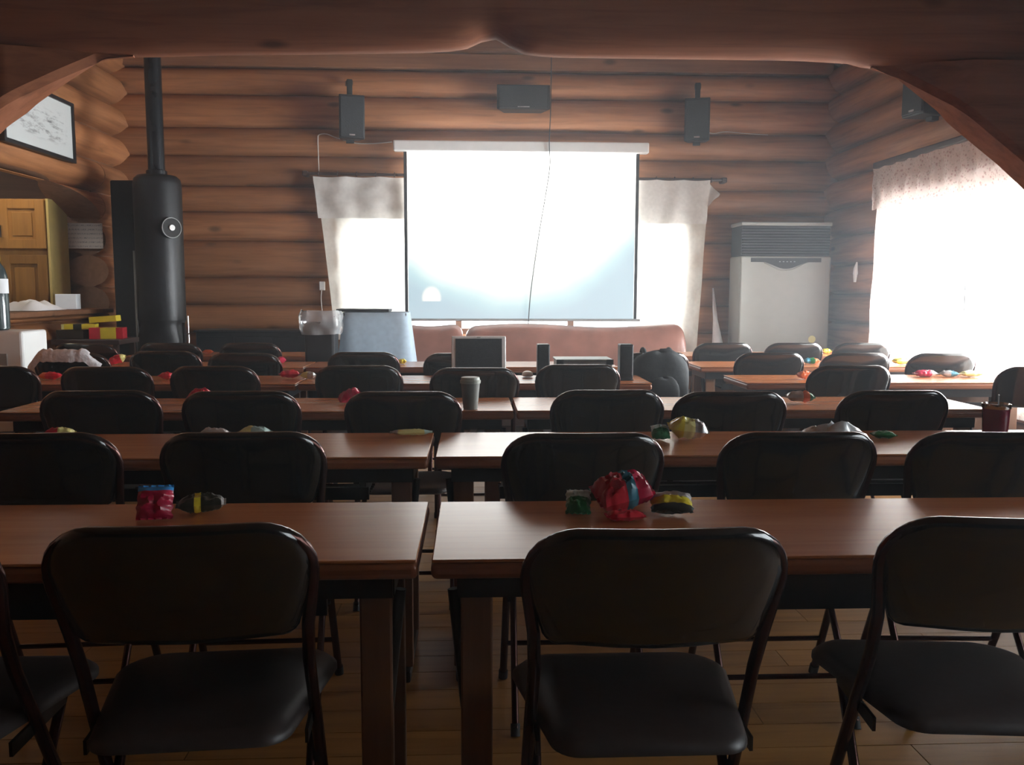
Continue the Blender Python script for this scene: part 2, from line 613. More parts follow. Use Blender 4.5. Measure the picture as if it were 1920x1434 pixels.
def smooth_path(pts, n=6):
    """Catmull-Rom through points"""
    p = [Vector(q) for q in pts]
    out = []
    for i in range(len(p) - 1):
        a, b, c, d = p[max(0, i - 1)], p[i], p[i + 1], p[min(len(p) - 1, i + 2)]
        for k in range(n):
            t = k / n
            out.append(0.5 * ((2 * b) + (c - a) * t + (2 * a - 5 * b + 4 * c - d) * t * t + (3 * b - a - 3 * c + d) * t ** 3))
    out.append(p[-1])
    return out


# ------------------------------------------------------------------ the room
XL, XR, YB, YF = -3.42, 3.62, 8.62, -2.6     # centre planes of the log walls; YF is the wall behind the camera
TOP = 3.95

floor = structure(MB().span((-6.0, YF, -0.12), (4.0, 8.9, -0.012)).build('floor', M['board'], smooth=0))
rows = []
y = 0.3
k = 0
while y < 8.5:
    w = 0.125
    cuts = [-3.6, -1.9 + (k * 0.73) % 1.4, 0.7 + (k * 0.57) % 1.5, 3.6]
    for a, b in zip(cuts, cuts[1:]):
        MB().span((a + 0.0015, y + 0.0015, -0.012), (b - 0.0015, y + w - 0.0015, 0.0)).build('plank', M['floor'], floor, smooth=0, bevel=0)
    y += w
    k += 1
# the floor behind the camera's feet and the kitchen floor, outside the picture
MB().span((-3.6, YF, -0.012), (3.6, 0.3, -0.001)).build('floor_board', M['floor'], floor, smooth=0)
MB().span((-6.0, YF, -0.012), (-3.6, 8.5, -0.001)).build('floor_board', M['floor'], floor, smooth=0)


def log_mesh(u0, u1, z0, z1, front, back, seed, low=None, step=0.22, nrow=10, wob=0.012, round_low=False):
    """A log lying along local x: rounded face towards -y (front) and +y (back, 0 = flat). low(u) cuts it away from below."""
    zc, hh = (z0 + z1) / 2, (z1 - z0) / 2
    n = max(2, int(math.ceil((u1 - u0) / step)))
    us = [u0 + (u1 - u0) * i / n for i in range(n + 1)]
    mb = MB()
    cols = []
    for u in us:
        a = noise.noise(Vector((u * 0.7, seed * 3.1, 0.3))) * wob
        b = noise.noise(Vector((u * 0.7, seed * 3.1 + 3.1, 0.3))) * wob
        sw = 1 + 0.16 * noise.noise(Vector((u * 0.6, seed * 7.7, 5.0)))
        lo = z0 + a
        hi = z1 + b
        if low and round_low:
            lo = max(lo, low(u))
        lo_c = max(lo, low(u)) if low else lo
        col = []
        for j in range(nrow + 1):
            z = lo_c + (hi - lo_c) * j / nrow
            s = min(1, abs((z - (lo + hi) / 2) / ((hi - lo) / 2)))
            g = math.sqrt(max(0.0, 1 - (s * 0.985) ** 2)) * sw
            col.append((u, z, g))
        cols.append(col)
    vs = []
    for col in cols:
        for (u, z, g) in col:
            vs.append((u, -front * g - 0.004, z))
        for (u, z, g) in col:
            vs.append((u, (back * g + 0.004) if back > 0 else 0.02, z))
    N = nrow + 1
    fs, ms = [], []
    for i in range(n):
        a, b = i * 2 * N, (i + 1) * 2 * N
        for j in range(nrow):
            fs.append((a + j, b + j, b + j + 1, a + j + 1)); ms.append(0)
            fs.append((b + N + j, a + N + j, a + N + j + 1, b + N + j + 1)); ms.append(0)
        fs.append((a, a + N, b + N, b)); ms.append(1 if low else 0)
        fs.append((a + nrow, b + nrow, b + N + nrow, a + N + nrow)); ms.append(0)
    for i, fl in ((0, False), (n, True)):
        a = i * 2 * N
        loop = [a + j for j in range(N)] + [a + N + j for j in reversed(range(N))]
        fs.append(tuple(loop[::-1] if fl else loop)); ms.append(1)
    mb.add(vs, fs, ms)
    return mb


def place_log(mb, parent, axis, plane, mats):
    """axis 'x': wall facing -Y at y = plane. 'l': left wall facing +X. 'r': right wall facing -X."""
    me_ob = mb.build('log', mats, None, smooth=50, origin=(0, 0, 0))
    if axis == 'x':
        me_ob.location = (0, plane, 0)
    elif axis == 'l':
        me_ob.rotation_euler = (0, 0, R(90))       # local x -> +Y, local -y -> +X
        me_ob.location = (plane, 0, 0)
    else:
        me_ob.rotation_euler = (0, 0, R(-90))      # local x -> -Y, local -y -> -X
        me_ob.location = (plane, 0, 0)
    me_ob.parent = parent
    me_ob.matrix_parent_inverse = Matrix.Translation(parent.location).inverted()
    return me_ob


LM = [M['log'], M['log_end']]
# --- back wall, with the window that the screen hangs in front of
BW = (-1.25, 2.10, 0.78, 1.90)     # window opening x0, x1, z0, z1
mb = MB()
for a, b in (((-6, YB, 0), (BW[0], YB + .16, TOP)), ((BW[1], YB, 0), (3.8, YB + .16, TOP)),
             ((BW[0], YB, 0), (BW[1], YB + .16, BW[2])), ((BW[0], YB, BW[3]), (BW[1], YB + .16, TOP))):
    mb.span(a, b)
wall_back = structure(mb.build('wall_back', M['board'], smooth=0))
FACE_B = YB - 0.13
seams = [at(900, q, Y=FACE_B).z for q in (130, 180, 242, 294, 351, 399, 453, 521, 573, 625)]
while seams[-1] > 0.3:
    seams.append(seams[-1] - 0.275)
seams[-1] = 0.0
for i in range(len(seams) - 1):
    z1, z0 = seams[i], seams[i + 1]
    parts = [(-3.45, 3.6)]
    if z1 > BW[2] + 0.01 and z0 < BW[3] - 0.01:
        parts = [(-3.45, BW[0]), (BW[1], 3.6)]
        if z1 > BW[3] + 0.04:
            place_log(log_mesh(BW[0], BW[1], BW[3], z1, 0.10, 0, i + 1), wall_back, 'x', YB, LM)
        if z0 < BW[2] - 0.04:
            place_log(log_mesh(BW[0], BW[1], z0, BW[2], 0.10, 0, i + 1), wall_back, 'x', YB, LM)
    for a, b in parts:
        place_log(log_mesh(a, b, z0, z1, 0.12, 0, i + 1), wall_back, 'x', YB, LM)
structure(MB().span((-3.3, YB - 0.11, seams[0] + 0.004), (3.5, YB - 0.002, seams[0] + 0.15)).build('trim_1', M['board'], smooth=0, bevel=0.01))
structure(MB().span((-3.3, YB - 0.20, seams[0] + 0.155), (3.5, YB - 0.002, seams[0] + 0.36)).build('trim_2', M['board'], smooth=0, bevel=0.02))

# --- right wall, with the wide bright window
RW = (4.15, 7.32, 0.50, 1.92)      # y0, y1, z0, z1
FW = (-0.6, 2.6, 0.80, 2.15)       # window in the front of the hall, outside the picture
mb = MB()
for a, b in (((XR, YF, 0), (XR + .16, FW[0], TOP)), ((XR, FW[1], 0), (XR + .16, RW[0], TOP)), ((XR, FW[0], 0), (XR + .16, FW[1], FW[2])),
             ((XR, FW[0], FW[3]), (XR + .16, FW[1], TOP)), ((XR, RW[1], 0), (XR + .16, 8.9, TOP)),
             ((XR, RW[0], 0), (XR + .16, RW[1], RW[2])), ((XR, RW[0], RW[3]), (XR + .16, RW[1], TOP))):
    mb.span(a, b)
wall_right = structure(mb.build('wall_right', M['board'], smooth=0))
sr = [2.84 + 0.275 * k for k in (3, 2, 1, 0, -1, -2, -3, -4, -5, -6, -7, -8, -9, -10)] + [0.0]
for i in range(len(sr) - 1):
    z1, z0 = sr[i], max(0, sr[i + 1])
    segs = [(3.8, 8.58, z0, z1)]
    if z1 > RW[2] + 0.01 and z0 < RW[3] - 0.01:
        segs = [(3.8, RW[0], z0, z1), (RW[1], 8.58, z0, z1)]
        if z1 > RW[3] + 0.04:
            segs.append((RW[0], RW[1], RW[3], z1))
        if z0 < RW[2] - 0.04:
            segs.append((RW[0], RW[1], z0, RW[2]))
    for a, b, c, d in segs:
        if b - a > 0.1 and d - c > 0.03:
            place_log(log_mesh(-b, -a, c, d, 0.15, 0, i + 40), wall_right, 'r', XR, LM)

# --- left wall, with the arched opening to the kitchen
LO = (5.3, 7.97, 1.03)             # y0, y1, sill height


def left_low(y):
    """underside of the arched opening"""
    if y > LO[1] or y < LO[0]:
        return -1
    k = max(0.0, (y - 6.9) / (LO[1] - 6.9), (5.75 - y) / 0.45)
    return 2.10 - 0.26 * min(1, k) ** 2


mb = MB()
mb.span((XL - .05, LO[1] + .02, 0), (XL + .05, 8.62, TOP)).span((XL - .05, LO[0], 2.14), (XL + .05, LO[1] + .02, TOP))
mb.span((XL - .05, LO[0], 0), (XL + .05, LO[1] + .02, LO[2] - .05)).span((XL - .05, YF, 0), (XL + .05, LO[0], TOP))
wall_left = structure(mb.build('wall_left', M['board'], smooth=0))
cz = [1.38 + 0.28 * k for k in range(-4, 9)]
for i, c in enumerate(cz):
    z0, z1 = max(0.0, c - 0.14), c + 0.14
    if z0 >= LO[2] - 0.16 and z1 < 2.14:
        segs = [(LO[1], 8.58), (3.8, LO[0])]
        lowf = None
        if z1 > 1.84 + 0.03:
            for q in (0,):
                place_log(log_mesh(LO[0], LO[1], z0, z1, 0.17, 0.17, i + 80, low=lambda u, z1=z1: min(left_low(u), z1 - 0.002), step=0.09),
                          wall_left, 'l', XL, LM)
        if z0 < LO[2] - 0.02:
            place_log(log_mesh(LO[0], LO[1], z0, LO[2] - 0.012, 0.17, 0.17, i + 80), wall_left, 'l', XL, LM)
    elif z1 >= 2.14 and z0 < 2.12:
        segs = [(LO[1], 8.58), (3.8, LO[0])]
        place_log(log_mesh(LO[0], LO[1], z0, z1, 0.17, 0.17, i + 80, low=left_low, step=0.09), wall_left, 'l', XL, LM)
    else:
        segs = [(3.8, 8.58)]
    for a, b in segs:
        place_log(log_mesh(a, b, z0, z1, 0.175, 0.18, i + 80), wall_left, 'l', XL, LM)
structure(MB().span((XL - .24, LO[0], LO[2] - .02), (XL + .22, LO[1] - .02, LO[2] + .02)).build('trim_3', M['board'], smooth=0, bevel=0.008))

# --- log partition with the wide arch between the front of the hall (where the camera is) and the log room
PY, PH = 3.70, 0.17
arch_px = [(-200, 430), (0, 232), (60, 190), (130, 150), (200, 114), (300, 106), (400, 103), (600, 101), (800, 98), (870, 93),
           (905, 77), (925, 70), (945, 82), (985, 102), (1050, 107), (1300, 110), (1500, 113), (1600, 119), (1680, 150),
           (1766, 205), (1834, 262), (1886, 305), (1936, 352), (2030, 470)]
arch = [(-2.75, 0.0), (-2.62, 0.9)] + [(p.x, p.z) for p in (at(a, b, Y=PY + 0.02) for a, b in arch_px)] + [(2.72, 0.9), (2.85, 0.0)]


def arch_low(x):
    if x <= arch[0][0] or x >= arch[-1][0]:
        return -1.0
    for (x0, z0), (x1, z1) in zip(arch, arch[1:]):
        if x0 <= x <= x1:
            return z0 + (z1 - z0) * (x - x0) / (x1 - x0)
    return -1.0


mb = MB().span((-3.5, PY - .04, 2.62), (3.6, PY + .04, TOP))
wall_partition = structure(mb.build('wall_partition', M['board'], smooth=0))
pz = [2.85, 2.52, 2.155, 1.875, 1.595, 1.315, 1.035, 0.755, 0.475, 0.0]
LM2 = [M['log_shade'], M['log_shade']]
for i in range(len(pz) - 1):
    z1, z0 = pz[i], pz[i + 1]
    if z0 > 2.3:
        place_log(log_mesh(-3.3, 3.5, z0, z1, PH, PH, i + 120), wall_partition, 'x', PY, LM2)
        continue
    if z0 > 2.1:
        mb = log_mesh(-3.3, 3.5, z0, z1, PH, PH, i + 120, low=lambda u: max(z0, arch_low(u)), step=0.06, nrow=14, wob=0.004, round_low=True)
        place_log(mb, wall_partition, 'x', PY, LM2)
        continue
    break
# the curved corner braces that carry the header
xs = [q / 200 for q in range(-660, 701)]
left_end = max([q for q in xs if q < 0 and arch_low(q) < 2.15])
right_end = min([q for q in xs if q > 0 and arch_low(q) < 2.15])
for a, b in ((-3.3, left_end), (right_end, 3.5)):
    n = 90
    vs, fs = [], []
    for k in range(n + 1):
        x = a + (b - a) * k / n
        zl, zt_ = min(max(0.0, arch_low(x)), 2.15), 2.165
        g = 0.105 * min(1.0, 0.08 + 0.92 * (2.16 - zl) / 0.22)
        for (yy, zz) in ((-g, zt_), (-g, zl + 0.03), (-g + 0.025, zl), (g - 0.025, zl), (g, zl + 0.03), (g, zt_)):
            vs.append((x, PY + yy, zz))
    for k in range(n):
        for q in range(6):
            fs.append((k * 6 + q, (k + 1) * 6 + q, (k + 1) * 6 + (q + 1) % 6, k * 6 + (q + 1) % 6))
    fs += [tuple(range(6)), tuple(n * 6 + q for q in reversed(range(6)))]
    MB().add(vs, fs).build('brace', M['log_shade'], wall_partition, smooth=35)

# --- ceilings, the wall behind the camera, kitchen walls
structure(MB().span((-6.0, PY, TOP), (4.0, 8.9, TOP + .1)).build('ceiling', M['ceil'], smooth=0))
structure(MB().span((-6.0, YF, 2.78), (4.0, PY + .05, 2.90)).build('ceiling_front', M['ceil'], smooth=0))
structure(MB().span((-6.0, YF - .1, 0), (4.0, YF, 2.9)).build('wall_rear', M['sofa_dark'], smooth=0))
structure(MB().span((-6.1, YF, 0), (-6.0, 8.9, TOP)).build('wall_kitchen', M['board'], smooth=0))

# --- windows
def window(name, corners, axis):
    (a0, a1, z0, z1), plane = corners
    def P(u, w, z):
        return (u, plane + w, z) if axis == 'x' else (plane + w, u, z)
    fr = MB()
    t = 0.06
    for (ua, ub, za, zb_) in ((a0, a1, z0, z0 + t), (a0, a1, z1 - t, z1), (a0, a0 + t, z0, z1), (a1 - t, a1, z0, z1)):
        fr.span(P(ua, 0.03, za), P(ub, 0.11, zb_))
    w = structure(fr.build(name, M['board'], smooth=0, bevel=0.006))
    n = 3
    for k in range(1, n):
        u = a0 + (a1 - a0) * k / n
        MB().span(P(u - 0.03, 0.035, z0 + t), P(u + 0.03, 0.105, z1 - t)).build('mullion', M['board'], w, smooth=0)
    for k in range(n):
        ua, ub = a0 + (a1 - a0) * k / n + 0.03, a0 + (a1 - a0) * (k + 1) / n - 0.03
        MB().span(P(ua, 0.066, z0 + t), P(ub, 0.072, z1 - t)).build('pane', M['glass'], w, smooth=0)
    return w


window('window_1', (BW, YB), 'x')
window('window_2', (RW, XR), 'y')
window('window_3', (FW, XR), 'y')

# ------------------------------------------------------------------ folding chairs
def chair_outline_back():
    """closed loop of the backrest, (x, z)"""
    pts = []
    zt, zb, hw_t, hw_b, rt, rb = 0.842, 0.626, 0.215, 0.187, 0.088, 0.03

    def arc(cx, cz, r, a0, a1, n):
        return [(cx + r * math.cos(R(a0 + (a1 - a0) * k / n)), cz + r * math.sin(R(a0 + (a1 - a0) * k / n))) for k in range(n + 1)]
    pts += arc(hw_t - rt, zt - rt, rt, 4, 86, 7)
    pts += [(0.07, zt + 0.001), (0.0, zt + 0.001), (-0.07, zt + 0.001)]
    pts += arc(-hw_t + rt, zt - rt, rt, 94, 176, 7)
    pts += [(-(hw_t * .55 + hw_b * .45), 0.70)]
    pts += arc(-hw_b + rb, zb + rb, rb, 184, 266, 4)
    pts += [(-0.06, zb - 0.002), (0.0, zb - 0.003), (0.06, zb - 0.002)]
    pts += arc(hw_b - rb, zb + rb, rb, 274, 356, 4)
    pts += [(hw_t * .55 + hw_b * .45, 0.70)]
    return pts


def lean(z):
    """y of the back frame at a height"""
    if z > 0.62:
        return 0.075 - (z - 0.62) * 0.30
    return 0.075 + (0.62 - z) * 0.46


def make_chair():
    root = empty('folding_chair', (0, 0, 0), 'x', 'chair', 'black padded folding chairs')
    bow = 0.034
    back = MB().disc_pad(chair_outline_back(),
                         lambda x, z, w: Vector((x, lean(z) - bow * (1 - (x / 0.213) ** 2) + w, z)),
                         [0.3, 0.6, 0.82, 0.90, 0.945, 0.975, 0.992, 1.0], lambda s: 0.001 + 0.004 * (1 - s * s) + math.sqrt(max(0, 0.017 ** 2 - (0.017 - min(0.017, (1 - s) * 0.11)) ** 2)))
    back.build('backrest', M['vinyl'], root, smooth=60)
    # seat: rounded, wider towards the front
    so = []
    for (cx, cy, r, a0, a1) in ((0.145, 0.35, 0.075, 0, 90), (-0.145, 0.35, 0.075, 90, 180), (-0.14, 0.055, 0.05, 180, 270), (0.14, 0.055, 0.05, 270, 360)):
        for k in range(7):
            a = R(a0 + (a1 - a0) * k / 6)
            so.append((cx * 1.0 + r * math.cos(a), cy + r * math.sin(a)))
    so = [(x * (0.86 + 0.14 * min(1, max(0, y) / 0.24)), y + 0.03 * (1 - (x / 0.22) ** 2) * (1 if y > 0.3 else 0)) for x, y in so]
    MB().disc_pad(so, lambda x, y, w: Vector((x, y, 0.442 + w * (1.0 if w > 0 else 0.45) - 0.012 * (y - 0.2) / 0.2)),
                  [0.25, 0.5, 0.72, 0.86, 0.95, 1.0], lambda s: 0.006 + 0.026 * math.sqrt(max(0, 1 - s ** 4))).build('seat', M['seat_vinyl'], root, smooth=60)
    # inverted-U back frame: runs round the backrest and down to the seat
    zt, r = 0.827, 0.0115
    path = []
    path += [(-0.196, lean(0.44), 0.44), (-0.193, lean(0.56), 0.56), (-0.197, lean(0.64), 0.64), (-0.210, lean(0.73), 0.73)]
    for k in range(7):
        a = R(180 - 90 * k / 6)
        x, z = -0.133 + 0.078 * math.cos(a), zt - 0.078 + 0.078 * math.sin(a)
        path.append((x, lean(z) - bow * (1 - (x / 0.213) ** 2), z))
    for x in (-0.07, 0.0):
        path.append((x, lean(zt) - bow * (1 - (x / 0.213) ** 2), zt))
    path += [(-p[0], p[1], p[2]) for p in reversed(path[:-1])]
    MB().tube(path, r, 10).build('back_frame', M['tube'], root, smooth=60)
    for s in (-1, 1):
        lg = MB().tube([(s * 0.196, lean(0.445), 0.445), (s * 0.200, lean(0.2), 0.2), (s * 0.203, lean(0.02), 0.02)], r, 10).build('leg', M['tube'], root, smooth=60)
        MB().tube([(s * 0.203, lean(0.03), 0.03), (s * 0.2035, lean(0.0) , 0.0)], 0.0145, 10).build('rubber_foot', M['rubber'], lg, smooth=40)
        lg = MB().tube([(s * 0.178, 0.30, 0.425), (s * 0.180, 0.16, 0.235), (s * 0.182, 0.0, 0.02)], 0.010, 10).build('leg', M['tube'], root, smooth=60)
        MB().tube([(s * 0.182, 0.01, 0.03), (s * 0.182, -0.005, 0.0)], 0.0135, 10).build('rubber_foot', M['rubber'], lg, smooth=40)
        MB().box((s * 0.188, 0.185, 0.425), (0.006, 0.20, 0.026)).build('hinge', M['dark_steel'], root, smooth=0)
    MB().tube([(-0.20, lean(0.14), 0.14), (0.20, lean(0.14), 0.14)], 0.008, 8).build('stretcher', M['tube'], root, smooth=60)
    MB().tube([(-0.181, 0.075, 0.12), (0.181, 0.075, 0.12)], 0.008, 8).build('stretcher', M['tube'], root, smooth=60)
    return root


# chairs as seen: (row, block, centre x in the photograph, height of the top edge, turn in degrees)
CH = [
    (1, '', -285, 985, 0), (1, '', 333, 975, 4), (1, '', 1236, 981, 0), (1, '', 1903, 962, -5),
    (2, '', 58, 808, 3), (2, '', 452, 806, 2), (2, '', 1096, 808, 0), (2, '', 1503, 806, 0), (2, '', 1862, 806, -3),
    (3, '', 185, 730, 4), (3, '', 450, 731, 2), (3, '', 755, 732, 0), (3, '', 1141, 729, 0), (3, '', 1372, 732, 0), (3, '', 1680, 730, 0),
    (4, 'left', -18, 685, 3), (4, 'left', 197, 686, 2), (4, 'left', 400, 685, 0), (4, 'left', 672, 684, 0), (4, 'left', 890, 688, 0), (4, 'left', 1085, 682, 0),
    (4, 'right', 1596, 684, 0), (4, 'right', 1952, 686, -3),
    (5, 'left', 133, 661, 2), (5, 'left', 308, 657, 0), (5, 'left', 457, 661, 0), (5, 'left', 681, 659, 0), (5, 'left', 862, 661, 0), (5, 'left', 1230, 660, 6),
    (5, 'right', 1445, 660, 0), (5, 'right', 1606, 661, 0), (5, 'right', 1769, 661, 0),
    (6, 'left', 158, 643, 0), (6, 'left', 318, 642, 0), (6, 'left', 468, 642, 0),
    (6, 'right', 1357, 642, 0), (6, 'right', 1490, 642, 0), (6, 'right', 1618, 642, 0),
]
ROWN = {1: 'nearest row', 2: 'second row from the camera', 3: 'third row from the camera', 4: 'fourth row', 5: 'fifth row', 6: 'farthest row'}
ORDN = ['first', 'second', 'third', 'fourth', 'fifth', 'sixth']
EXTRA = {(1, '', 0): 'black padded folding chair cut off by the left edge in the nearest row',
         (5, 'left', 0): 'black folding chair with white fluffy cloth on its back, fifth row left',
         (5, 'left', 5): 'black folding chair under the black backpack, near the centre aisle',
         (5, 'left', 4): 'black folding chair half hidden behind the white laptop',
         (4, 'left', 4): 'black folding chair directly in front of the white laptop'}
proto = make_chair()
first = True
cnt = {}
CHAIRS = {}
for (row, block, px, py, turn) in CH:
    k = cnt.get((row, block), 0)
    cnt[(row, block)] = k + 1
    p = at(px, py, Z=0.843)
    o = proto if first else copy_tree(proto)
    first = False
    near = at(960, {1: 939, 2: 810, 3: 745, 4: 703.5, 5: 677.5, 6: 659.5}[row], Z=0.72).y - 0.45
    o.location = (p.x, min(p.y - 0.01, near - 0.085), 0)
    o.rotation_euler = (0, 0, R(turn))
    n = sum(1 for q in CH if q[0] == row and q[1] == block)
    blk = (', ' + block + ' block') if block else ''
    pos = 'leftmost' if k == 0 else ('rightmost' if k == n - 1 else ORDN[k] + ' from left')
    o['label'] = EXTRA.get((row, block, k), f'black padded folding chair, {pos} in the {ROWN[row]}{blk}')
    CHAIRS[(row, block, k)] = o

# ------------------------------------------------------------------ folding tables
TZ = 0.72


def make_table(x0, x1, yfar, label, end_panel=False):
    d = 0.45
    xc, L = (x0 + x1) / 2, x1 - x0
    yc = yfar - d / 2
    t = empty('folding_table', (xc, yc, 0), label, 'table', 'brown laminate folding tables')
    MB().box((xc, yc, TZ - 0.003), (L - 0.004, d - 0.004, 0.006)).build('tabletop', M['table'], t, smooth=30, bevel=0.002)
    MB().box((xc, yc, TZ - 0.0225), (L, d, 0.033)).build('edge_band', M['table_edge'], t, smooth=30, bevel=0.012, bevel_seg=3)
    fr = MB()
    for s in (-1, 1):
        fr.box((xc, yc + s * (d / 2 - 0.05), TZ - 0.062), (L - 0.10, 0.025, 0.046))
        fr.box((xc + s * (L / 2 - 0.06), yc, TZ - 0.062), (0.025, d - 0.10, 0.046))
    fr.build('apron', M['dark_steel'], t, smooth=0)
    sh = MB()
    for q in range(6):
        yy = yc - 0.02 + q * 0.032
        sh.tube([(xc - L / 2 + 0.2, yy, TZ - 0.165), (xc + L / 2 - 0.2, yy, TZ - 0.165)], 0.004, 6)
    sh.box((xc, yc - 0.03, TZ - 0.155), (L - 0.4, 0.012, 0.04))
    for s in (-1, 0, 1):
        sh.box((xc + s * (L / 2 - 0.22), yc + 0.06, TZ - 0.125), (0.02, 0.17, 0.08))
    sh.build('book_shelf', M['dark_steel'], t, smooth=0)
    for s in (-1, 1):
        xx = xc + s * (L / 2 - 0.085)
        for q in (-1, 1):
            MB().box((xx, yc + q * (d / 2 - 0.075), (TZ - 0.085) / 2 + 0.02), (0.062, 0.03, TZ - 0.125)).build('leg', M['table_leg'], t, smooth=0, bevel=0.004)
        MB().box((xx, yc, 0.02), (0.05, d - 0.06, 0.04)).build('foot_bar', M['dark_steel'], t, smooth=0, bevel=0.008)
        MB().tube([(xx + s * 0.045, yc - d / 2 + 0.09, TZ - 0.085), (xx + s * 0.02, yc - d / 2 + 0.075, 0.40)], 0.012, 8).build('brace', M['dark_steel'], t, smooth=50)
    if end_panel:
        MB().span((x0 + 0.06, yfar - 0.02, 0.33), (x1 - 0.06, yfar - 0.005, TZ - 0.09)).build('modesty_panel', M['table_leg'], t, smooth=0)
    return t


YFAR = {r: at(960, q, Z=TZ).y for r, q in {1: 939, 2: 810, 3: 745, 4: 703.5, 5: 677.5, 6: 659.5}.items()}
g1 = at(805, 995, Z=TZ).x
g2 = at(813, 840, Z=TZ).x
g3 = at(962, 758, Z=TZ).x
make_table(g1 - 0.012 - 1.95, g1 - 0.012, YFAR[1] + .002, 'brown laminate folding table on the left of the nearest row')
make_table(g1 + 0.012, g1 + 1.98, YFAR[1], 'brown laminate folding table on the right of the nearest row')
make_table(g2 - 0.010 - 2.0, g2 - 0.010, YFAR[2], 'brown folding table on the left of the second row')
make_table(g2 + 0.010, g2 + 2.25, YFAR[2], 'brown folding table on the right of the second row')
make_table(at(22, 765, Z=TZ).x, g3 - 0.006, YFAR[3], 'brown folding table on the left of the third row')
make_table(g3 + 0.006, at(1852, 765, Z=TZ).x, YFAR[3], 'brown folding table of the third row whose right end is free')
x4b = at(1215, 714, Z=TZ).x
make_table(-2.95, -0.935, YFAR[4], 'brown folding table on the left of the fourth row')
make_table(-0.925, x4b, YFAR[4], 'brown folding table carrying the white laptop')
make_table(1.49, 3.30, YFAR[4], 'brown folding table in the right block, fourth row', True)
make_table(-2.75, -1.085, YFAR[5], 'brown folding table on the left of the fifth row')
make_table(-1.075, 0.96, YFAR[5], 'brown folding table of the fifth row behind the laptop')
make_table(1.50, 3.28, YFAR[5], 'brown folding table in the right block, fifth row', True)
make_table(-2.60, -1.22, YFAR[6], 'brown folding table at the far left, farthest row')
make_table(1.48, 3.20, YFAR[6], 'brown folding table in the right block, farthest row', True)

# ------------------------------------------------------------------ projection screen
ys = YB - 0.30
a, b = at(757, 288, Y=ys), at(1193, 600, Y=ys)
tilt = 0.0
scr = empty('projection_screen', ((a.x + b.x) / 2, ys, b.z), 'white pull-down projection screen hanging in front of the window', 'screen')
c0, c1 = at(738, 264, Y=ys), at(1215, 289, Y=ys)
MB().span((c0.x, ys - 0.06, c1.z), (c1.x, ys + 0.04, c0.z)).build('casing', M['white_plastic'], scr, smooth=0, bevel=0.012)
MB().span((a.x + 0.03, ys - 0.003, b.z + 0.012), (b.x - 0.03, ys, c1.z + 0.005)).build('screen_surface', M['slide'], scr, smooth=0)
for s in (0, 1):
    xx = a.x - 0.002 if s == 0 else b.x - 0.028
    MB().span((xx, ys - 0.0035, b.z + 0.012), (xx + 0.03, ys + 0.001, c1.z + 0.005)).build('black_border', M['black'], scr, smooth=0)
MB().tube([(a.x - 0.01, ys, b.z), (b.x + 0.035, ys, b.z)], 0.012, 10).build('bottom_bar', M['grey'], scr, smooth=50)
for s in (c0.x + 0.03, c1.x - 0.03):
    MB().box((s, ys + 0.09, (c0.z + c1.z) / 2 + 0.02), (0.03, 0.12, 0.03)).build('bracket', M['white_plastic'], scr, smooth=0)

# the thin cable that hangs in front of the screen from the ceiling
cb = [at(1034, 60, Y=ys - 0.25), at(1033, 180, Y=ys - 0.2), at(1030, 265, Y=ys - 0.09), at(1031, 310, Y=ys - 0.07), at(1024, 360, Y=ys - 0.05),
      at(1012, 430, Y=ys - 0.04), at(1000, 510, Y=ys - 0.03), at(993, 570, Y=ys - 0.025), at(989, 640, Y=ys - 0.03)]
cb[0] = Vector((cb[0].x, cb[0].y, TOP))
tag(MB().tube(smooth_path(cb), 0.0045, 6).build('cable', M['wire_dark']), 'thin dark cable hanging from the ceiling down across the screen', 'cable')


# ------------------------------------------------------------------ curtains
def curtain_panel(left_fn, right_fn, zt, zb, plane, pleats, depth, seed, axis='x', wav=0.5):
    """pleated sheet: left_fn(t) / right_fn(t) give the edges at t = 0 (top) .. 1 (bottom)"""
    nu, nv = pleats * 10, 22

    def fn(u, v):
        l, r = left_fn(v), right_fn(v)
        uu = u + 0.02 * noise.noise(Vector((u * 4, v * 1.5, seed)))
        p = l + (r - l) * u
        amp = depth * (0.35 + 0.65 * min(1, v * 3)) * (0.6 + 0.5 * abs(noise.noise(Vector((u * 3, seed, 1.0)))))
        w = math.sin(uu * pleats * 2 * PI + 1.4 * noise.noise(Vector((u * 2.5, v * 1.2, seed + 9)))) * amp
        w += 0.02 * noise.noise(Vector((u * 5, v * 4, seed + 4)))
        z = zt + (zb - zt) * v - 0.008 * abs(math.sin(u * pleats * PI)) * (1 - v)
        return Vector((p, plane + w, z)) if axis == 'x' else Vector((plane + w, p, z))
    return MB().grid(fn, nu, nv)


yc = YB - 0.20
xa = at(590, 333, Y=yc).x; xb = at(628, 590, Y=yc).x; xc_ = at(775, 400, Y=yc).x
ztop = at(680, 332, Y=yc).z
zhead = at(680, 410, Y=yc).z
zbot = 0.74
ct = empty('curtain', ((xa + xc_) / 2, yc, zbot), 'cream curtain hanging left of the projection screen', 'curtain', 'cream curtains of the back window')
curtain_panel(lambda t: xa + (xb - xa) * t ** 0.8, lambda t: xc_, ztop - 0.01, zbot, yc, 3, 0.028, 1.0).build('panel', M['linen'], ct, smooth=80)
curtain_panel(lambda t: xa - 0.01 + (xb - xa) * .25 * t, lambda t: xc_, ztop, zhead, yc - 0.035, 3, 0.016, 2.0).build('valance', M['linen_head'], ct, smooth=80)
xd = at(1180, 400, Y=yc).x; xe = at(1330, 345, Y=yc).x; xf = at(1305, 655, Y=yc).x
ztop2 = at(1270, 338, Y=yc).z; zhead2 = at(1270, 420, Y=yc).z
ct2 = empty('curtain', ((xd + xe) / 2, yc, 0.62), 'cream curtain hanging right of the projection screen', 'curtain', 'cream curtains of the back window')
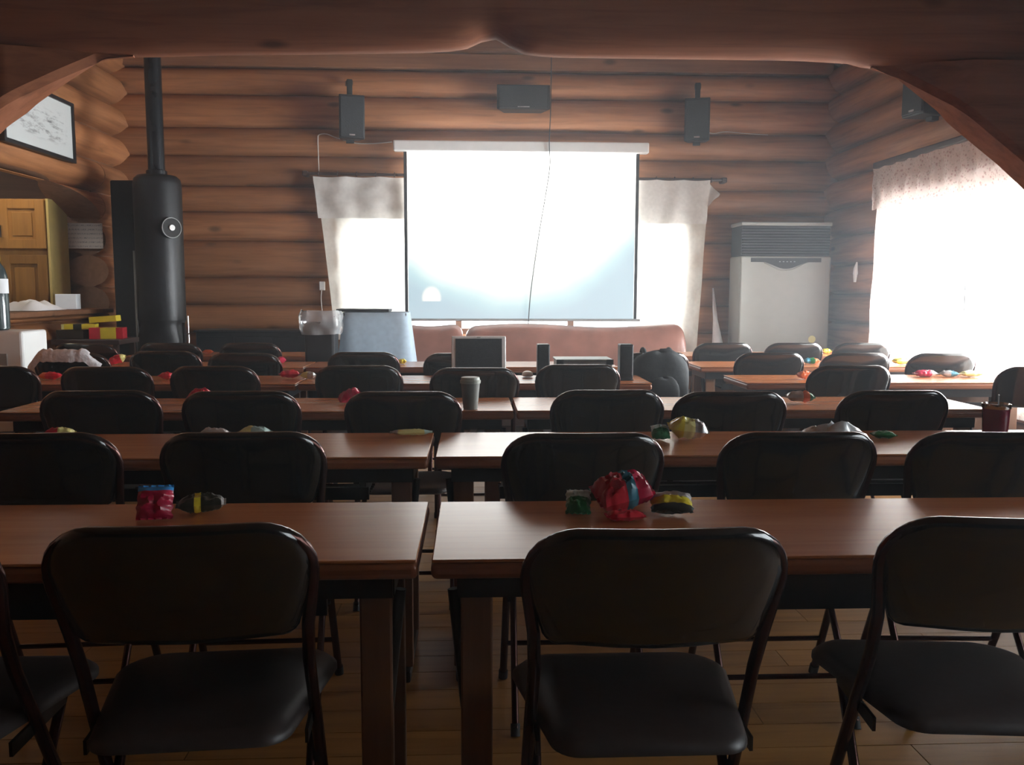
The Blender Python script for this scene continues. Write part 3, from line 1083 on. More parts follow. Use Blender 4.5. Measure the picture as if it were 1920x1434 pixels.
curtain_panel(lambda t: xd, lambda t: xe + (xf - xe) * t, ztop2 - 0.01, 0.60, yc, 3, 0.028, 3.0).build('panel', M['linen'], ct2, smooth=80)
curtain_panel(lambda t: xd, lambda t: xe - 0.03 * t, ztop2, zhead2, yc - 0.035, 3, 0.016, 4.0).build('valance', M['linen_head'], ct2, smooth=80)


def flap(u, v):
    x = xe - 0.03 + 0.115 * u * (1 - 0.55 * v * v)
    z = ztop2 + 0.0 - 0.27 * v * (0.35 + 0.65 * (1 - u * 0.45)) - 0.13 * u * (1 - v)
    return Vector((x, yc - 0.05 + 0.03 * math.sin(u * 4 + v * 2), z))


MB().grid(flap, 8, 8).build('header_flap', M['linen_head'], ct2, smooth=80)
# rod with rings
r0, r1 = at(572, 325, Y=yc + 0.0), at(1358, 338, Y=yc)
rod = empty('curtain_rod', ((r0.x + r1.x) / 2, yc, r1.z), 'dark wooden curtain rod with rings above the cream curtains', 'rod')
MB().tube([r0, (r0 + r1) / 2, r1], 0.014, 8).build('pole', M['sofa_dark'], rod, smooth=50)
for e in (r0, r1):
    MB().box((e.x, yc + 0.04, e.z), (0.05, 0.12, 0.05)).build('bracket', M['sofa_dark'], rod, smooth=0, bevel=0.01)
for i in range(22):
    q = r0 + (r1 - r0) * ((i + 0.7) / 22.4)
    MB().tube([q + Vector((0, 0.022 * math.cos(k * PI / 4), 0.022 * math.sin(k * PI / 4))) for k in range(9)], 0.005, 5, cap=False).build('ring', M['sofa_dark'], rod, smooth=50)

# right window: floral curtain (opaque edge and valance, thin panels in front of the glass)
xr = XR - 0.21
w0, w1 = at(1652, 312, X=xr), at(1840, 265, X=xr)
cr = empty('curtain', (xr, 6.0, 0.42), 'floral curtain with gathered valance over the bright right window', 'curtain')
zv = (w0.z + w1.z) / 2
yr0 = w0.y
ymid = at(1797, 640, X=xr).y


def rng(a, b):
    return lambda t: a + (b - a) * t


zc_b = 0.42
curtain_panel(rng(yr0 - 0.04, yr0 - 0.04), rng(ymid - 0.06, ymid - 0.06), zv - 0.02, zc_b, xr, 7, 0.022, 6.0, 'y').build('thin_panel', M['sheer'], cr, smooth=80)
curtain_panel(rng(ymid - 0.03, ymid - 0.03), rng(4.0, 4.0), zv - 0.02, zc_b, xr, 9, 0.022, 7.0, 'y').build('thin_panel', M['sheer'], cr, smooth=80)
curtain_panel(rng(yr0, yr0 + 0.05), rng(yr0 - 0.17, yr0 - 0.13), zv - 0.02, zc_b, xr - 0.02, 3, 0.022, 8.0, 'y').build('side_panel', M['floral'], cr, smooth=80)
curtain_panel(rng(ymid + 0.035, ymid + 0.05), rng(ymid - 0.035, ymid - 0.05), zv - 0.04, zc_b, xr - 0.03, 2, 0.014, 8.5, 'y').build('leading_edge', M['sheer'], cr, smooth=80)
curtain_panel(rng(yr0 + 0.03, yr0 + 0.03), rng(4.0, 4.0), zv, zv - 0.34, xr - 0.055, 16, 0.022, 9.0, 'y').build('valance', M['floral'], cr, smooth=80)
cr2 = empty('curtain_rod', (xr - 0.03, 5.6, zv + 0.02), 'dark brown pelmet rod above the floral curtain', 'rod')
MB().span((xr - 0.06, 3.95, zv + 0.0), (xr + 0.03, yr0 + 0.03, zv + 0.05)).build('pole', M['sofa_dark'], cr2, smooth=0, bevel=0.012)
for q in range(9):
    yy = yr0 - 0.08 - q * 0.4
    MB().box((xr + 0.045, yy, zv + 0.025), (0.09, 0.03, 0.03)).build('bracket', M['sofa_dark'], cr2, smooth=0)

# ------------------------------------------------------------------ loudspeakers on the walls
def wall_speaker(loc, w, h, d, label, turn=0.0, pitch=0.0, bracket=True, group='black wall loudspeakers'):
    """front faces -Y in its own frame"""
    t = empty('loudspeaker', loc, label, 'speaker', group)
    cab = MB()
    vs = [(-w / 2, -d / 2, 0), (w / 2, -d / 2, 0), (w * 0.36, d / 2, 0), (-w * 0.36, d / 2, 0),
          (-w / 2, -d / 2, h), (w / 2, -d / 2, h), (w * 0.36, d / 2, h), (-w * 0.36, d / 2, h)]
    cab.add(vs, [(3, 2, 1, 0), (4, 5, 6, 7), (0, 1, 5, 4), (1, 2, 6, 5), (2, 3, 7, 6), (3, 0, 4, 7)])
    parts = [cab.build('cabinet', M['black'], None, smooth=0, bevel=0.008, origin=(0, 0, 0))]
    parts.append(MB().box((0, -d / 2 - 0.006, h / 2), (w * 0.9, 0.014, h * 0.92)).build('grille', M['grille'], None, smooth=0, bevel=0.005, origin=(0, 0, 0)))
    parts.append(MB().box((0, -d / 2 - 0.014, h * 0.09), (w * 0.22, 0.004, h * 0.035)).build('badge', M['silver'], None, smooth=0, origin=(0, 0, 0)))
    if bracket:
        for nm, c, z_ in (('bracket_arm', (0.0, d / 2 - 0.02, h + 0.07), (0.05, 0.03, 0.18)), ('wall_mount', (0, d / 2 + 0.02, h + 0.13), (0.06, 0.10, 0.04)),
                          ('wall_mount', (0, d / 2 + 0.02, h * 0.5), (0.05, 0.10, 0.05)), ('swivel', (0, d / 2 - 0.03, -0.012), (0.07, 0.06, 0.03))):
            parts.append(MB().box(c, z_).build(nm, M['black'], None, smooth=0, bevel=0.004, origin=(0, 0, 0)))
    for p in parts:
        p.parent = t
    t.rotation_euler = (pitch, 0, turn)
    return t


yq = YB - 0.30
p = at(658, 262, Y=yq); q = at(658, 181, Y=yq)
wall_speaker((p.x, yq, p.z), 0.235, q.z - p.z, 0.20, 'black wall speaker left of the screen, hung from a bracket', R(14), R(4))
p = at(1306, 266, Y=yq); q = at(1306, 187, Y=yq)
wall_speaker((p.x, yq, p.z), 0.235, q.z - p.z, 0.20, 'black wall speaker right of the screen, hung from a bracket', R(-14), R(4))
p = at(981, 207, Y=yq); q = at(981, 161, Y=yq)
wall_speaker((p.x, yq + 0.04, p.z), 0.50, q.z - p.z, 0.19, 'wide black centre speaker above the projection screen', 0, 0, False)
p = at(1722, 226, X=3.33)
wall_speaker((3.30, p.y - 0.14, p.z), 0.235, 0.40, 0.20, 'black speaker high on the right wall, half hidden by the arch', R(-78), 0)

# white wires
wy = YB - 0.135
pts = [at(735, 266, Y=wy), at(700, 269, Y=wy), at(665, 268, Y=wy), at(630, 258, Y=wy), at(612, 251, Y=wy), at(598, 253, Y=wy), at(596, 262, Y=wy), at(597, 295, Y=wy), at(598, 327, Y=wy)]
tag(MB().tube(smooth_path(pts), 0.005, 6).build('speaker_wire', M['wire_white']), 'thin white wire looping from left wall speaker to the curtain rod', 'wire')
pts = [at(1312, 240, Y=yq + 0.06), at(1335, 250, Y=wy), at(1360, 247, Y=wy), at(1395, 250, Y=wy), at(1440, 253, Y=wy)]
tag(MB().tube(smooth_path(pts), 0.004, 6).build('speaker_wire', M['wire_white']), 'thin pale wire running along a log from right wall speaker', 'wire')

# ------------------------------------------------------------------ wood stove
sy = 7.55
sc_l, sc_r = at(256, 470, Y=sy), at(343, 470, Y=sy)
sx, srad = (sc_l.x + sc_r.x) / 2, (sc_r.x - sc_l.x) / 2
z_top = at(300, 330, Y=sy).z
z_waist = at(300, 600, Y=sy).z
st = empty('wood_stove', (sx, sy, 0), 'tall black cylindrical wood stove with flue pipe in the left corner', 'stove')
MB().lathe((sx, sy, 0), [(srad, z_waist), (srad * 1.0, z_top - 0.07), (srad * 0.96, z_top - 0.03), (srad * 0.80, z_top), (srad * 0.4, z_top + 0.01)], 40).build('body', M['stove'], st, smooth=40)
MB().lathe((sx, sy, 0), [(srad * 0.9, 0.0), (srad * 1.1, 0.02), (srad * 1.1, 0.60), (srad * 1.06, z_waist - 0.16), (srad * 0.92, z_waist - 0.05), (srad * 0.97, z_waist)], 40).build('firebox', M['stove'], st, smooth=40)
p0, p1 = at(272, 220, Y=sy), at(303, 220, Y=sy)
pr = (p1.x - p0.x) / 2
MB().lathe((sx, sy, 0), [(pr, z_top - 0.01), (pr, TOP - 0.01)], 24).build('flue_pipe', M['pipe'], st, smooth=40)
MB().lathe((sx, sy, 0), [(pr * 1.25, z_top), (pr * 1.25, z_top + 0.04), (pr * 1.02, z_top + 0.05)], 24).build('pipe_collar', M['pipe'], st, smooth=30)
# round draught dial on the body, towards the camera
g = at(322, 427, Y=sy - srad * 0.82)
ang = math.atan2(g.y - sy, g.x - sx)
gd = Vector((math.cos(ang), math.sin(ang), 0))
gc = Vector((sx, sy, g.z)) + gd * srad
dial = MB().tube([gc - gd * 0.01, gc + gd * 0.03], 0.086, 28).build('dial', M['rubber'], st, smooth=40)
up, sd = Vector((0, 0, 1)), Vector((-gd.y, gd.x, 0))
MB().tube([gc + gd * 0.032 + up * 0.082 * math.cos(k * PI / 12) + sd * 0.082 * math.sin(k * PI / 12) for k in range(25)], 0.004, 6, cap=False).build('dial_rim', M['grey'], dial, smooth=50)
MB().tube([gc + gd * 0.028, gc + gd * 0.044], 0.024, 16).build('dial_knob', M['white_plastic'], dial, smooth=40)
# heat shield / second flue casing behind the stove, with a pale rod beside it
h0, h1 = at(226, 480, Y=7.95), at(262, 480, Y=7.95)
zt2 = at(240, 342, Y=7.95).z
tag(MB().span((h0.x, 7.78, 0), (h1.x + 0.25, 7.98, zt2)).build('heat_shield', M['stove'], smooth=0, bevel=0.015), 'dark upright metal heat shield behind the wood stove', 'shield')
rodp = at(252, 520, Y=7.70)
tag(MB().tube([(rodp.x, 7.72, 0.0), (rodp.x, 7.72, at(252, 470, Y=7.72).z)], 0.012, 8).build('iron_rod', M['grey'], smooth=50), 'thin grey rod standing left of the stove', 'rod')
# poker stand
ps = at(353, 640, Y=7.45)
pk = empty('fire_tools', (ps.x, 7.45, 0), 'slim silver fire tool stand right of the stove', 'tool stand')
MB().lathe((ps.x, 7.45, 0), [(0.05, 0), (0.05, 0.015), (0.012, 0.03), (0.012, 0.7)], 14).build('stand', M['dark_steel'], pk, smooth=40)
MB().tube([(ps.x, 7.45, 0.69), (ps.x, 7.45, 0.84)], 0.016, 10).tube([(ps.x, 7.45, 0.85), (ps.x, 7.45, at(353, 592, Y=7.45).z)], 0.013, 10).build('poker_handle', M['chrome'], pk, smooth=40)
MB().tube([(ps.x - 0.035, 7.45, 0.70), (ps.x - 0.035, 7.45, at(347, 605, Y=7.45).z)], 0.010, 8).build('poker_handle', M['dark_steel'], pk, smooth=40)

# ------------------------------------------------------------------ framed picture on the left wall
px_ = XL + 0.235
f0, f1 = at(139, 303, X=px_), at(4, 268, X=px_)
ztop_f = at(143, 199, X=px_).z
zb_f = (f0.z + f1.z) / 2
fy0, fy1 = f1.y, f0.y
fp = empty('framed_picture', (px_, (fy0 + fy1) / 2, zb_f), 'black framed ink landscape painting hung on the left log wall', 'picture')
e = 0.028
bx = MB()
for (a, b) in (((fy0, zb_f), (fy1, zb_f + e)), ((fy0, ztop_f - e), (fy1, ztop_f)), ((fy0, zb_f + e), (fy0 + e, ztop_f - e)), ((fy1 - e, zb_f + e), (fy1, ztop_f - e))):
    bx.span((px_ - 0.02, a[0], a[1]), (px_ + 0.02, b[0], b[1]))
bx.build('frame', M['black'], fp, smooth=0)
MB().span((px_ - 0.012, fy0 + e, zb_f + e), (px_ + 0.006, fy1 - e, ztop_f - e)).build('painting', M['ink'], fp, smooth=0)
MB().span((px_ - 0.05, (fy0 + fy1) / 2 - 0.1, ztop_f - 0.12), (px_ - 0.02, (fy0 + fy1) / 2 + 0.1, ztop_f - 0.06)).build('hanger', M['dark_steel'], fp, smooth=0)

# ------------------------------------------------------------------ air conditioner
ay = 8.05
A0, A1 = at(1386, 560, Y=ay), at(1556, 560, Y=ay)
z1 = at(1467, 416, Y=ay).z
zg = at(1467, 480, Y=ay).z
ac = empty('air_conditioner', ((A0.x + A1.x) / 2, ay + 0.17, 0), 'cream floor-standing air conditioner with dark grille by the right corner', 'air conditioner')
W = A1.x - A0.x
MB().span((A0.x, ay, 0.0), (A1.x, ay + 0.34, zg)).build('body', M['cream'], ac, smooth=0, bevel=0.018, bevel_seg=3)
MB().span((A0.x + 0.01, ay + 0.025, zg + 0.003), (A1.x - 0.01, ay + 0.33, z1 - 0.035)).build('outlet', M['grille'], ac, smooth=0)
nlou = 11
for k in range(nlou):
    zz = zg + 0.02 + (z1 - 0.06 - zg) * k / (nlou - 1)
    MB().box(((A0.x + A1.x) / 2, ay + 0.018, zz), (W - 0.03, 0.022, 0.007), rot=Matrix.Rotation(R(25), 3, 'X')).build('louver', M['grille'], ac, smooth=0)
MB().span((A0.x, ay - 0.004, z1 - 0.035), (A1.x, ay + 0.34, z1)).build('top_cap', M['cream'], ac, smooth=0, bevel=0.01)
# dark display band: straight with a bulge in the middle
n = 24
vs, fs = [], []
for i in range(n + 1):
    u = i / n
    x = A0.x + W * (0.115 + 0.77 * u)
    top = zg - 0.018
    bulge = 0.038 + 0.062 * max(0.0, math.cos((u - 0.5) * PI * 1.55)) ** 1.6 * (1 if abs(u - 0.5) < 0.32 else 0)
    for yy in (ay - 0.006, ay + 0.01):
        vs += [(x, yy, top), (x, yy, top - bulge)]
for i in range(n):
    a = i * 4
    fs += [(a, a + 1, a + 5, a + 4), (a + 2, a + 6, a + 7, a + 3), (a, a + 4, a + 6, a + 2), (a + 1, a + 3, a + 7, a + 5)]
fs += [(0, 2, 3, 1), (n * 4, n * 4 + 1, n * 4 + 3, n * 4 + 2)]
MB().add(vs, fs).build('display_band', M['grille'], ac, smooth=0)
for k in range(5):
    MB().box((A0.x + W * (0.43 + 0.04 * k), ay - 0.008, zg - 0.052), (0.014, 0.006, 0.008)).build('button', M['grey'], ac, smooth=0)
lip = []
for i in range(13):
    u = i / 12
    lip.append((A0.x + W * (0.26 + 0.48 * u), ay - 0.004, zg - 0.06 - 0.075 * math.cos((u - 0.5) * PI) ** 1.3 if 0 < i < 12 else zg - 0.06))
MB().tube(lip, 0.006, 6).build('lip', M['cream'], ac, smooth=50)
s0 = at(1522, 636, Y=ay)
MB().tube([(s0.x, ay + 0.004, s0.z), (s0.x, ay - 0.004, s0.z)], 0.035, 18).build('sticker', M['pale_yellow'], ac, smooth=0)

# small white things on the wall near the air conditioner
p = at(1606, 510, X=XR - 0.16)
tg = empty('tieback_cord', (p.x, p.y, p.z - 0.08), 'white tasselled cord hanging on the right wall by the corner', 'cord')
MB().tube([(p.x, p.y, p.z + 0.09), (p.x - 0.01, p.y, p.z + 0.03), (p.x - 0.01, p.y, p.z - 0.02)], [0.006, 0.02, 0.024], 8).build('knot', M['paper'], tg, smooth=50)
MB().tube([(p.x - 0.01, p.y, p.z - 0.01), (p.x - 0.012, p.y, p.z - 0.09)], [0.022, 0.012], 8).build('tassel', M['paper'], tg, smooth=50)
p0, p1 = at(1350, 540, Y=8.2), at(1350, 648, Y=8.2)  # narrow piece of folded white fabric beside the curtain
tag(MB().tube([(p0.x, 8.44, p0.z), (p0.x + 0.008, 8.40, p0.z - 0.18), (p0.x, 8.33, p0.z - 0.30), (p1.x, 8.28, p1.z), (p1.x, 8.22, 0.012)],
              [0.006, 0.018, 0.022, 0.055, 0.07], 10).build('folded_fabric', M['paper']), 'narrow white folded parasol leaning by the air conditioner', 'fabric')
p = at(604, 536, Y=YB - 0.15)
ol = empty('wall_outlet', (p.x, p.y, p.z), 'small white wall outlet with wire beside the left curtain', 'outlet')
MB().box((p.x, p.y + 0.01, p.z), (0.05, 0.06, 0.085)).build('plate', M['white_plastic'], ol, smooth=0, bevel=0.006)
MB().tube(smooth_path([(p.x, p.y - 0.02, p.z - 0.03), at(602, 560, Y=p.y - 0.05), at(605, 590, Y=p.y - 0.1), at(612, 640, Y=p.y - 0.1)]), 0.004, 6).build('wire', M['wire_white'], ol, smooth=50)

# ------------------------------------------------------------------ leather sofas under the screen
def sofa(x0, x1, label, ridge):
    t = empty('sofa', ((x0 + x1) / 2, 7.85, 0), label, 'sofa', 'brown leather sofas below the screen')
    zb, L = 0.36, x1 - x0
    nseg = 40

    def top(u):
        e = min(u, 1 - u) * L
        rr = 0.10
        edge = -(rr - math.sqrt(max(0, rr * rr - (rr - min(e, rr)) ** 2)))
        return ridge(u) + edge

    def prof(u, a):
        """one closed section of the back cushion"""
        zt = top(u)
        x = x0 + L * u
        yy = 7.98
        pts = [(yy - 0.15, zb), (yy - 0.17, zb + (zt - zb) * 0.45), (yy - 0.13, zt - 0.07), (yy - 0.07, zt - 0.012), (yy - 0.02, zt), (yy + 0.04, zt - 0.02), (yy + 0.07, zt - 0.09), (yy + 0.08, zb)]
        q = pts[a]
        return Vector((x, q[0], q[1]))
    vs, fs = [], []
    us = [0, 0.004, 0.012, 0.025, 0.045, 0.07] + [0.1 + 0.8 * k / nseg for k in range(nseg + 1)] + [0.93, 0.955, 0.975, 0.988, 0.996, 1]
    for u in us:
        for a in range(8):
            vs.append(prof(u, a))
    for i in range(len(us) - 1):
        for a in range(8):
            fs.append((i * 8 + a, (i + 1) * 8 + a, (i + 1) * 8 + (a + 1) % 8, i * 8 + (a + 1) % 8))
    fs += [tuple(range(8)), tuple((len(us) - 1) * 8 + k for k in reversed(range(8)))]
    MB().add(vs, fs).build('backrest', M['sofa'], t, smooth=50)
    ns = 2 if L < 1.4 else 3
    for k in range(ns):
        a, b = x0 + 0.14 + (L - 0.28) * k / ns, x0 + 0.14 + (L - 0.28) * (k + 1) / ns
        MB().span((a + 0.005, 7.25, 0.28), (b - 0.005, 7.82, 0.43)).build('seat_cushion', M['sofa'], t, smooth=40, bevel=0.04, bevel_seg=4)
    for s, (a, b) in enumerate(((x0, x0 + 0.13), (x1 - 0.13, x1))):
        MB().span((a, 7.22, 0.06), (b, 7.9, 0.58)).build('armrest', M['sofa'], t, smooth=40, bevel=0.05, bevel_seg=4)
    MB().span((x0 + 0.02, 7.27, 0.07), (x1 - 0.02, 8.0, 0.28)).build('base', M['sofa_dark'], t, smooth=0, bevel=0.01)
    for a in (x0 + 0.07, x1 - 0.07):
        for yy in (7.3, 7.97):
            MB().box((a, yy, 0.035), (0.06, 0.06, 0.07)).build('leg', M['sofa_dark'], t, smooth=0)
    return t


s1l, s1r = at(655, 640, Y=7.95).x, at(868, 640, Y=7.95).x
s2l, s2r = at(873, 640, Y=7.95).x, at(1281, 640, Y=7.95).x
zs = at(960, 609, Y=7.95).z
sofa(s1l, s1r, 'short brown leather sofa left of centre below the screen', lambda u: zs - 0.012 * math.cos(u * 9))
sofa(s2l, s2r, 'long brown leather sofa below the screen with wavy top', lambda u: zs + 0.016 * math.sin(u * 8.3 - 0.6) - 0.004)

# ------------------------------------------------------------------ things at the left back: bench, bin, draped stand
d0, d1 = at(372, 640, Y=8.1), at(588, 640, Y=8.1)
zb_ = at(500, 622, Y=8.1).z
cbn = empty('low_cabinet', ((d0.x + d1.x) / 2, 8.2, 0), 'low black cabinet against the back wall between stove and bin', 'cabinet')
MB().span((d0.x, 8.03, 0.04), (d1.x, 8.42, zb_)).build('carcass', M['black'], cbn, smooth=0, bevel=0.008)
for k in range(3):
    a = d0.x + 0.01 + (d1.x - d0.x - 0.02) * k / 3
    b = d0.x + 0.01 + (d1.x - d0.x - 0.02) * (k + 1) / 3
    dr = MB().span((a + 0.004, 8.012, 0.07), (b - 0.004, 8.03, zb_ - 0.04)).build('door', M['black'], cbn, smooth=0, bevel=0.003)
    MB().box((b - 0.05, 8.0, zb_ - 0.15), (0.012, 0.02, 0.09)).build('handle', M['dark_steel'], dr, smooth=0)
MB().span((d0.x - 0.01, 8.0, zb_), (d1.x + 0.01, 8.43, zb_ + 0.018)).build('top', M['black'], cbn, smooth=0)

# black bin with clear plastic liner
by = 6.42
b0, b1 = at(575, 640, Y=by), at(632, 640, Y=by)
bz = at(600, 603, Y=by).z
bxc, bw = (b0.x + b1.x) / 2, (b1.x - b0.x)
bn = empty('waste_bin', (bxc, by, 0), 'tall black bin with clear plastic liner folded over its rim', 'bin')
MB().box((bxc, by, bz / 2), (bw * 0.9, bw * 0.9, bz), taper=1.1).build('body', M['black'], bn, smooth=0, bevel=0.02)


def liner(u, v):
    a = u * 2 * PI
    rr = bw * 0.56 * (1.10 + 0.10 * noise.noise(Vector((math.cos(a) * 2, math.sin(a) * 2, v * 3)))) * (1.0 + 0.10 * math.sin(v * PI))
    sq = 1 / max(abs(math.cos(a)), abs(math.sin(a))) ** 0.7
    z = bz - 0.09 + 0.17 * v + 0.02 * noise.noise(Vector((a, v * 3, 2)))
    return Vector((bxc + rr * sq * math.cos(a), by + rr * sq * math.sin(a), z))


MB().grid(liner, 40, 8).build('plastic_liner', M['film'], bn, smooth=80)

# draped stand, coloured blue for the light through it, with a black folder on it
ty = 6.78
t0, t1 = at(640, 586, Y=ty - 0.2), at(764, 586, Y=ty - 0.2)
q0, q1 = at(630, 668, Y=ty - 0.25), at(773, 668, Y=ty - 0.25)
zt = t0.z
xm, hwt = (t0.x + t1.x) / 2, (t1.x - t0.x) / 2
slope = ((q1.x - q0.x) / 2 - hwt) / (zt - q0.z)
dz = 0.30
ds = empty('draped_stand', (xm, ty, 0), 'cloth, blue from light through it, draped over a waist-high stand left of the screen', 'stand')


def drape(u, v):
    a = u * 2 * PI
    c, s = math.cos(a), math.sin(a)
    k = (abs(c) ** 8 + abs(s) ** 8) ** (-1 / 8)
    zz = zt - (zt - dz) * v
    hx = hwt + slope * (zt - zz)
    hy = 0.18 + slope * 0.5 * (zt - zz)
    fold = 1 + 0.025 * v * math.sin(a * 11 + 1.3 * math.sin(a * 3))
    return Vector((xm + hx * k * c * fold, ty + hy * k * s * fold, zz))


mb = MB().grid(drape, 96, 12)
mb.add([Vector((xm, ty, zt + 0.002))] + [drape(k / 96, 0) for k in range(96)], [(0, 1 + k, 1 + (k + 1) % 96) for k in range(96)])
mb.build('cloth', M['backlit_cloth'], ds, smooth=50)
for sx_ in (-1, 1):
    for sy_ in (-1, 1):
        MB().box((xm + sx_ * (hwt - 0.04), ty + sy_ * 0.14, (zt - 0.03) / 2), (0.03, 0.03, zt - 0.03)).build('leg', M['dark_steel'], ds, smooth=0)
MB().box((xm, ty, zt - 0.016), (hwt * 1.9, 0.33, 0.02)).build('top', M['dark_steel'], ds, smooth=0)
f0, f1 = at(636, 580, Y=ty), at(733, 580, Y=ty)
tag(MB().box(((f0.x + f1.x) / 2, ty - 0.03, zt + 0.002 + 0.013), (f1.x - f0.x, 0.26, 0.022)).build('folder', M['black'], smooth=0, bevel=0.004), 'flat black folder lying on the blue-lit draped stand', 'folder')

# dark side table with snack boxes, in front of the kitchen opening
sy_ = 6.95
e0, e1 = at(118, 636, Y=sy_), at(243, 636, Y=sy_)
ez = at(180, 634, Y=sy_).z
sdt = empty('side_table', ((e0.x + e1.x) / 2, sy_, 0), 'small dark side table holding yellow and red snack boxes', 'table')
MB().span((e0.x, sy_ - 0.2, ez - 0.04), (e1.x, sy_ + 0.2, ez)).build('top', M['sofa_dark'], sdt, smooth=0, bevel=0.006)
for a in (e0.x + 0.04, e1.x - 0.04):
    for b in (sy_ - 0.16, sy_ + 0.16):
        MB().box((a, b, (ez - 0.04) / 2), (0.035, 0.035, ez - 0.04)).build('leg', M['sofa_dark'], sdt, smooth=0)

# ------------------------------------------------------------------ kitchen seen through the opening
kc_y = 7.58
k0, k1 = at(-90, 520, Y=kc_y), at(97, 520, Y=kc_y)
kz1, kz0 = at(50, 372, Y=kc_y).z, 0.0
kit = empty('kitchen_cabinet', ((k0.x + k1.x) / 2, kc_y + 0.17, 0), 'honey wood kitchen cabinet with panelled doors behind the opening', 'cabinet')
kd = 0.34
MB().span((k0.x, kc_y + 0.02, 0), (k1.x - 0.02, kc_y + kd, kz1)).build('carcass', M['honey'], kit, smooth=0)
MB().span((k1.x - 0.02, kc_y + 0.0, 0), (k1.x, kc_y + kd, kz1)).build('side_panel', M['honey_lit'], kit, smooth=0)
zsplit0, zsplit1 = at(50, 478, Y=kc_y).z, at(50, 466, Y=kc_y).z
wd = at(95, 520, Y=kc_y).x - at(8, 520, Y=kc_y).x
for (za, zb2) in ((zsplit1, kz1 - 0.01), (0.9, zsplit0)):
    for j in range(2):
        xa_, xb_ = k1.x - 0.025 - wd * (j + 1) + 0.004, k1.x - 0.025 - wd * j - 0.004
        if xa_ < k0.x:
            xa_ = k0.x
        d = MB()
        fw = 0.075
        d.span((xa_, kc_y - 0.005, za), (xb_, kc_y + 0.012, zb2))
        for (ua, ub, va, vb) in ((xa_ + fw, xb_ - fw, za, za + fw), (xa_ + fw, xb_ - fw, zb2 - fw, zb2), (xa_, xa_ + fw, za, zb2), (xb_ - fw, xb_, za, zb2)):
            d.span((ua, kc_y - 0.022, va), (ub, kc_y - 0.004, vb))
        dr = d.build('door', M['honey'], kit, smooth=0, bevel=0.003)
        MB().span((xa_ + fw + 0.03, kc_y - 0.014, za + fw + 0.03), (xb_ - fw - 0.03, kc_y - 0.005, zb2 - fw - 0.03)).build('panel', M['honey'], dr, smooth=0, bevel=0.006)
        MB().box((xa_ + 0.03, kc_y - 0.035, (za + 0.14 if za > 1.2 else zb2 - 0.14)), (0.012, 0.03, 0.10)).build('handle', M['chrome'], dr, smooth=0)
# sheet of paper pinned to the log ends
ny = LO[1] - 0.025
n0, n1 = at(124, 418, Y=ny), at(194, 466, Y=ny)
nn = empty('pinned_note', ((n0.x + n1.x) / 2, ny, n1.z), 'white handwritten sheet pinned to the log ends by the opening', 'paper')
MB().span((n0.x, ny - 0.002, n1.z), (n1.x, ny, n0.z)).build('sheet', M['note'], nn, smooth=0)
for a in (n0.x + 0.015, n1.x - 0.015):
    MB().box((a, ny + 0.005, n0.z - 0.012), (0.008, 0.02, 0.008)).build('pin', M['grey'], nn, smooth=0)


# things on the sill of the opening
def crumple(c, sx, sy, h, seed, mats, name, label, cat, group=None):
    def fn(u, v):
        x, y = (u - 0.5) * sx, (v - 0.5) * sy
        e = (1 - (2 * u - 1) ** 4) * (1 - (2 * v - 1) ** 4)
        z = h * e * (0.45 + 0.8 * abs(noise.noise(Vector((u * 4, v * 4, seed))))) + 0.004
        return Vector((c[0] + x + 0.02 * noise.noise(Vector((u * 5, v * 3, seed + 2))), c[1] + y, c[2] + z))
    mb = MB().grid(fn, 18, 12)
    mb.grid(lambda u, v: Vector((fn(u, v).x, fn(u, v).y, c[2] + 0.0005)), 18, 12, flip=True)
    return tag(mb.build(name, mats, smooth=35), label, cat, group)


sill = LO[2] + 0.02
p = at(56, 582, Z=sill + 0.0)
pl_ = at(24, 575, X=XL + 0.02)
pm = at(60, 575, X=XL + 0.02)
crumple((XL + 0.02, pm.y, sill), 0.30, 0.50, 0.10, 3.3, M['paper'], 'paper_pile', 'heap of crumpled white papers on the sill of the opening', 'papers')
p = at(128, 570, X=XL + 0.06)
tag(MB().box((XL + 0.06, min(p.y, LO[1] - 0.12), sill + 0.064), (0.16, 0.16, 0.125), rot=Matrix.Rotation(R(12), 3, 'Z')).build('tissue_box', M['paper_box'], smooth=0, bevel=0.004), 'small white box on the sill beside the log ends', 'box')

# white water cabinet with the dark bottle on it, at the left edge
wy_ = 5.55
w1_ = at(45, 680, Y=wy_)
wz = at(20, 621, Y=wy_).z
wc = empty('water_cooler', (w1_.x - 0.16, wy_ + 0.16, 0), 'white water cooler cabinet at the left edge below the opening', 'cooler')
MB().span((w1_.x - 0.33, wy_, 0), (w1_.x, wy_ + 0.32, wz)).build('body', M['white_plastic'], wc, smooth=0, bevel=0.02, bevel_seg=3)
rz_ = at(20, 672, Y=wy_).z
MB().span((w1_.x - 0.29, wy_ - 0.006, rz_ - 0.05), (w1_.x - 0.10, wy_ + 0.01, rz_ + 0.03)).build('recess', M['grey'], wc, smooth=0)
MB().box((w1_.x - 0.25, wy_ - 0.008, wz - 0.09), (0.10, 0.012, 0.03)).build('label_strip', M['orange'], wc, smooth=0)
bt_x = at(-4, 560, Y=wy_ + 0.15).x
bt = empty('bottle', (bt_x, wy_ + 0.15, wz), 'tall dark bottle with white label and yellow cap on the water cooler', 'bottle')
bh = at(5, 468, Y=wy_ + 0.15).z - wz
MB().lathe((bt_x, wy_ + 0.15, wz), [(0.05, 0.001), (0.062, 0.01), (0.062, bh * 0.66), (0.05, bh * 0.76), (0.022, bh * 0.85), (0.02, bh * 0.9)], 24).build('glass', M['bottle'], bt, smooth=40)
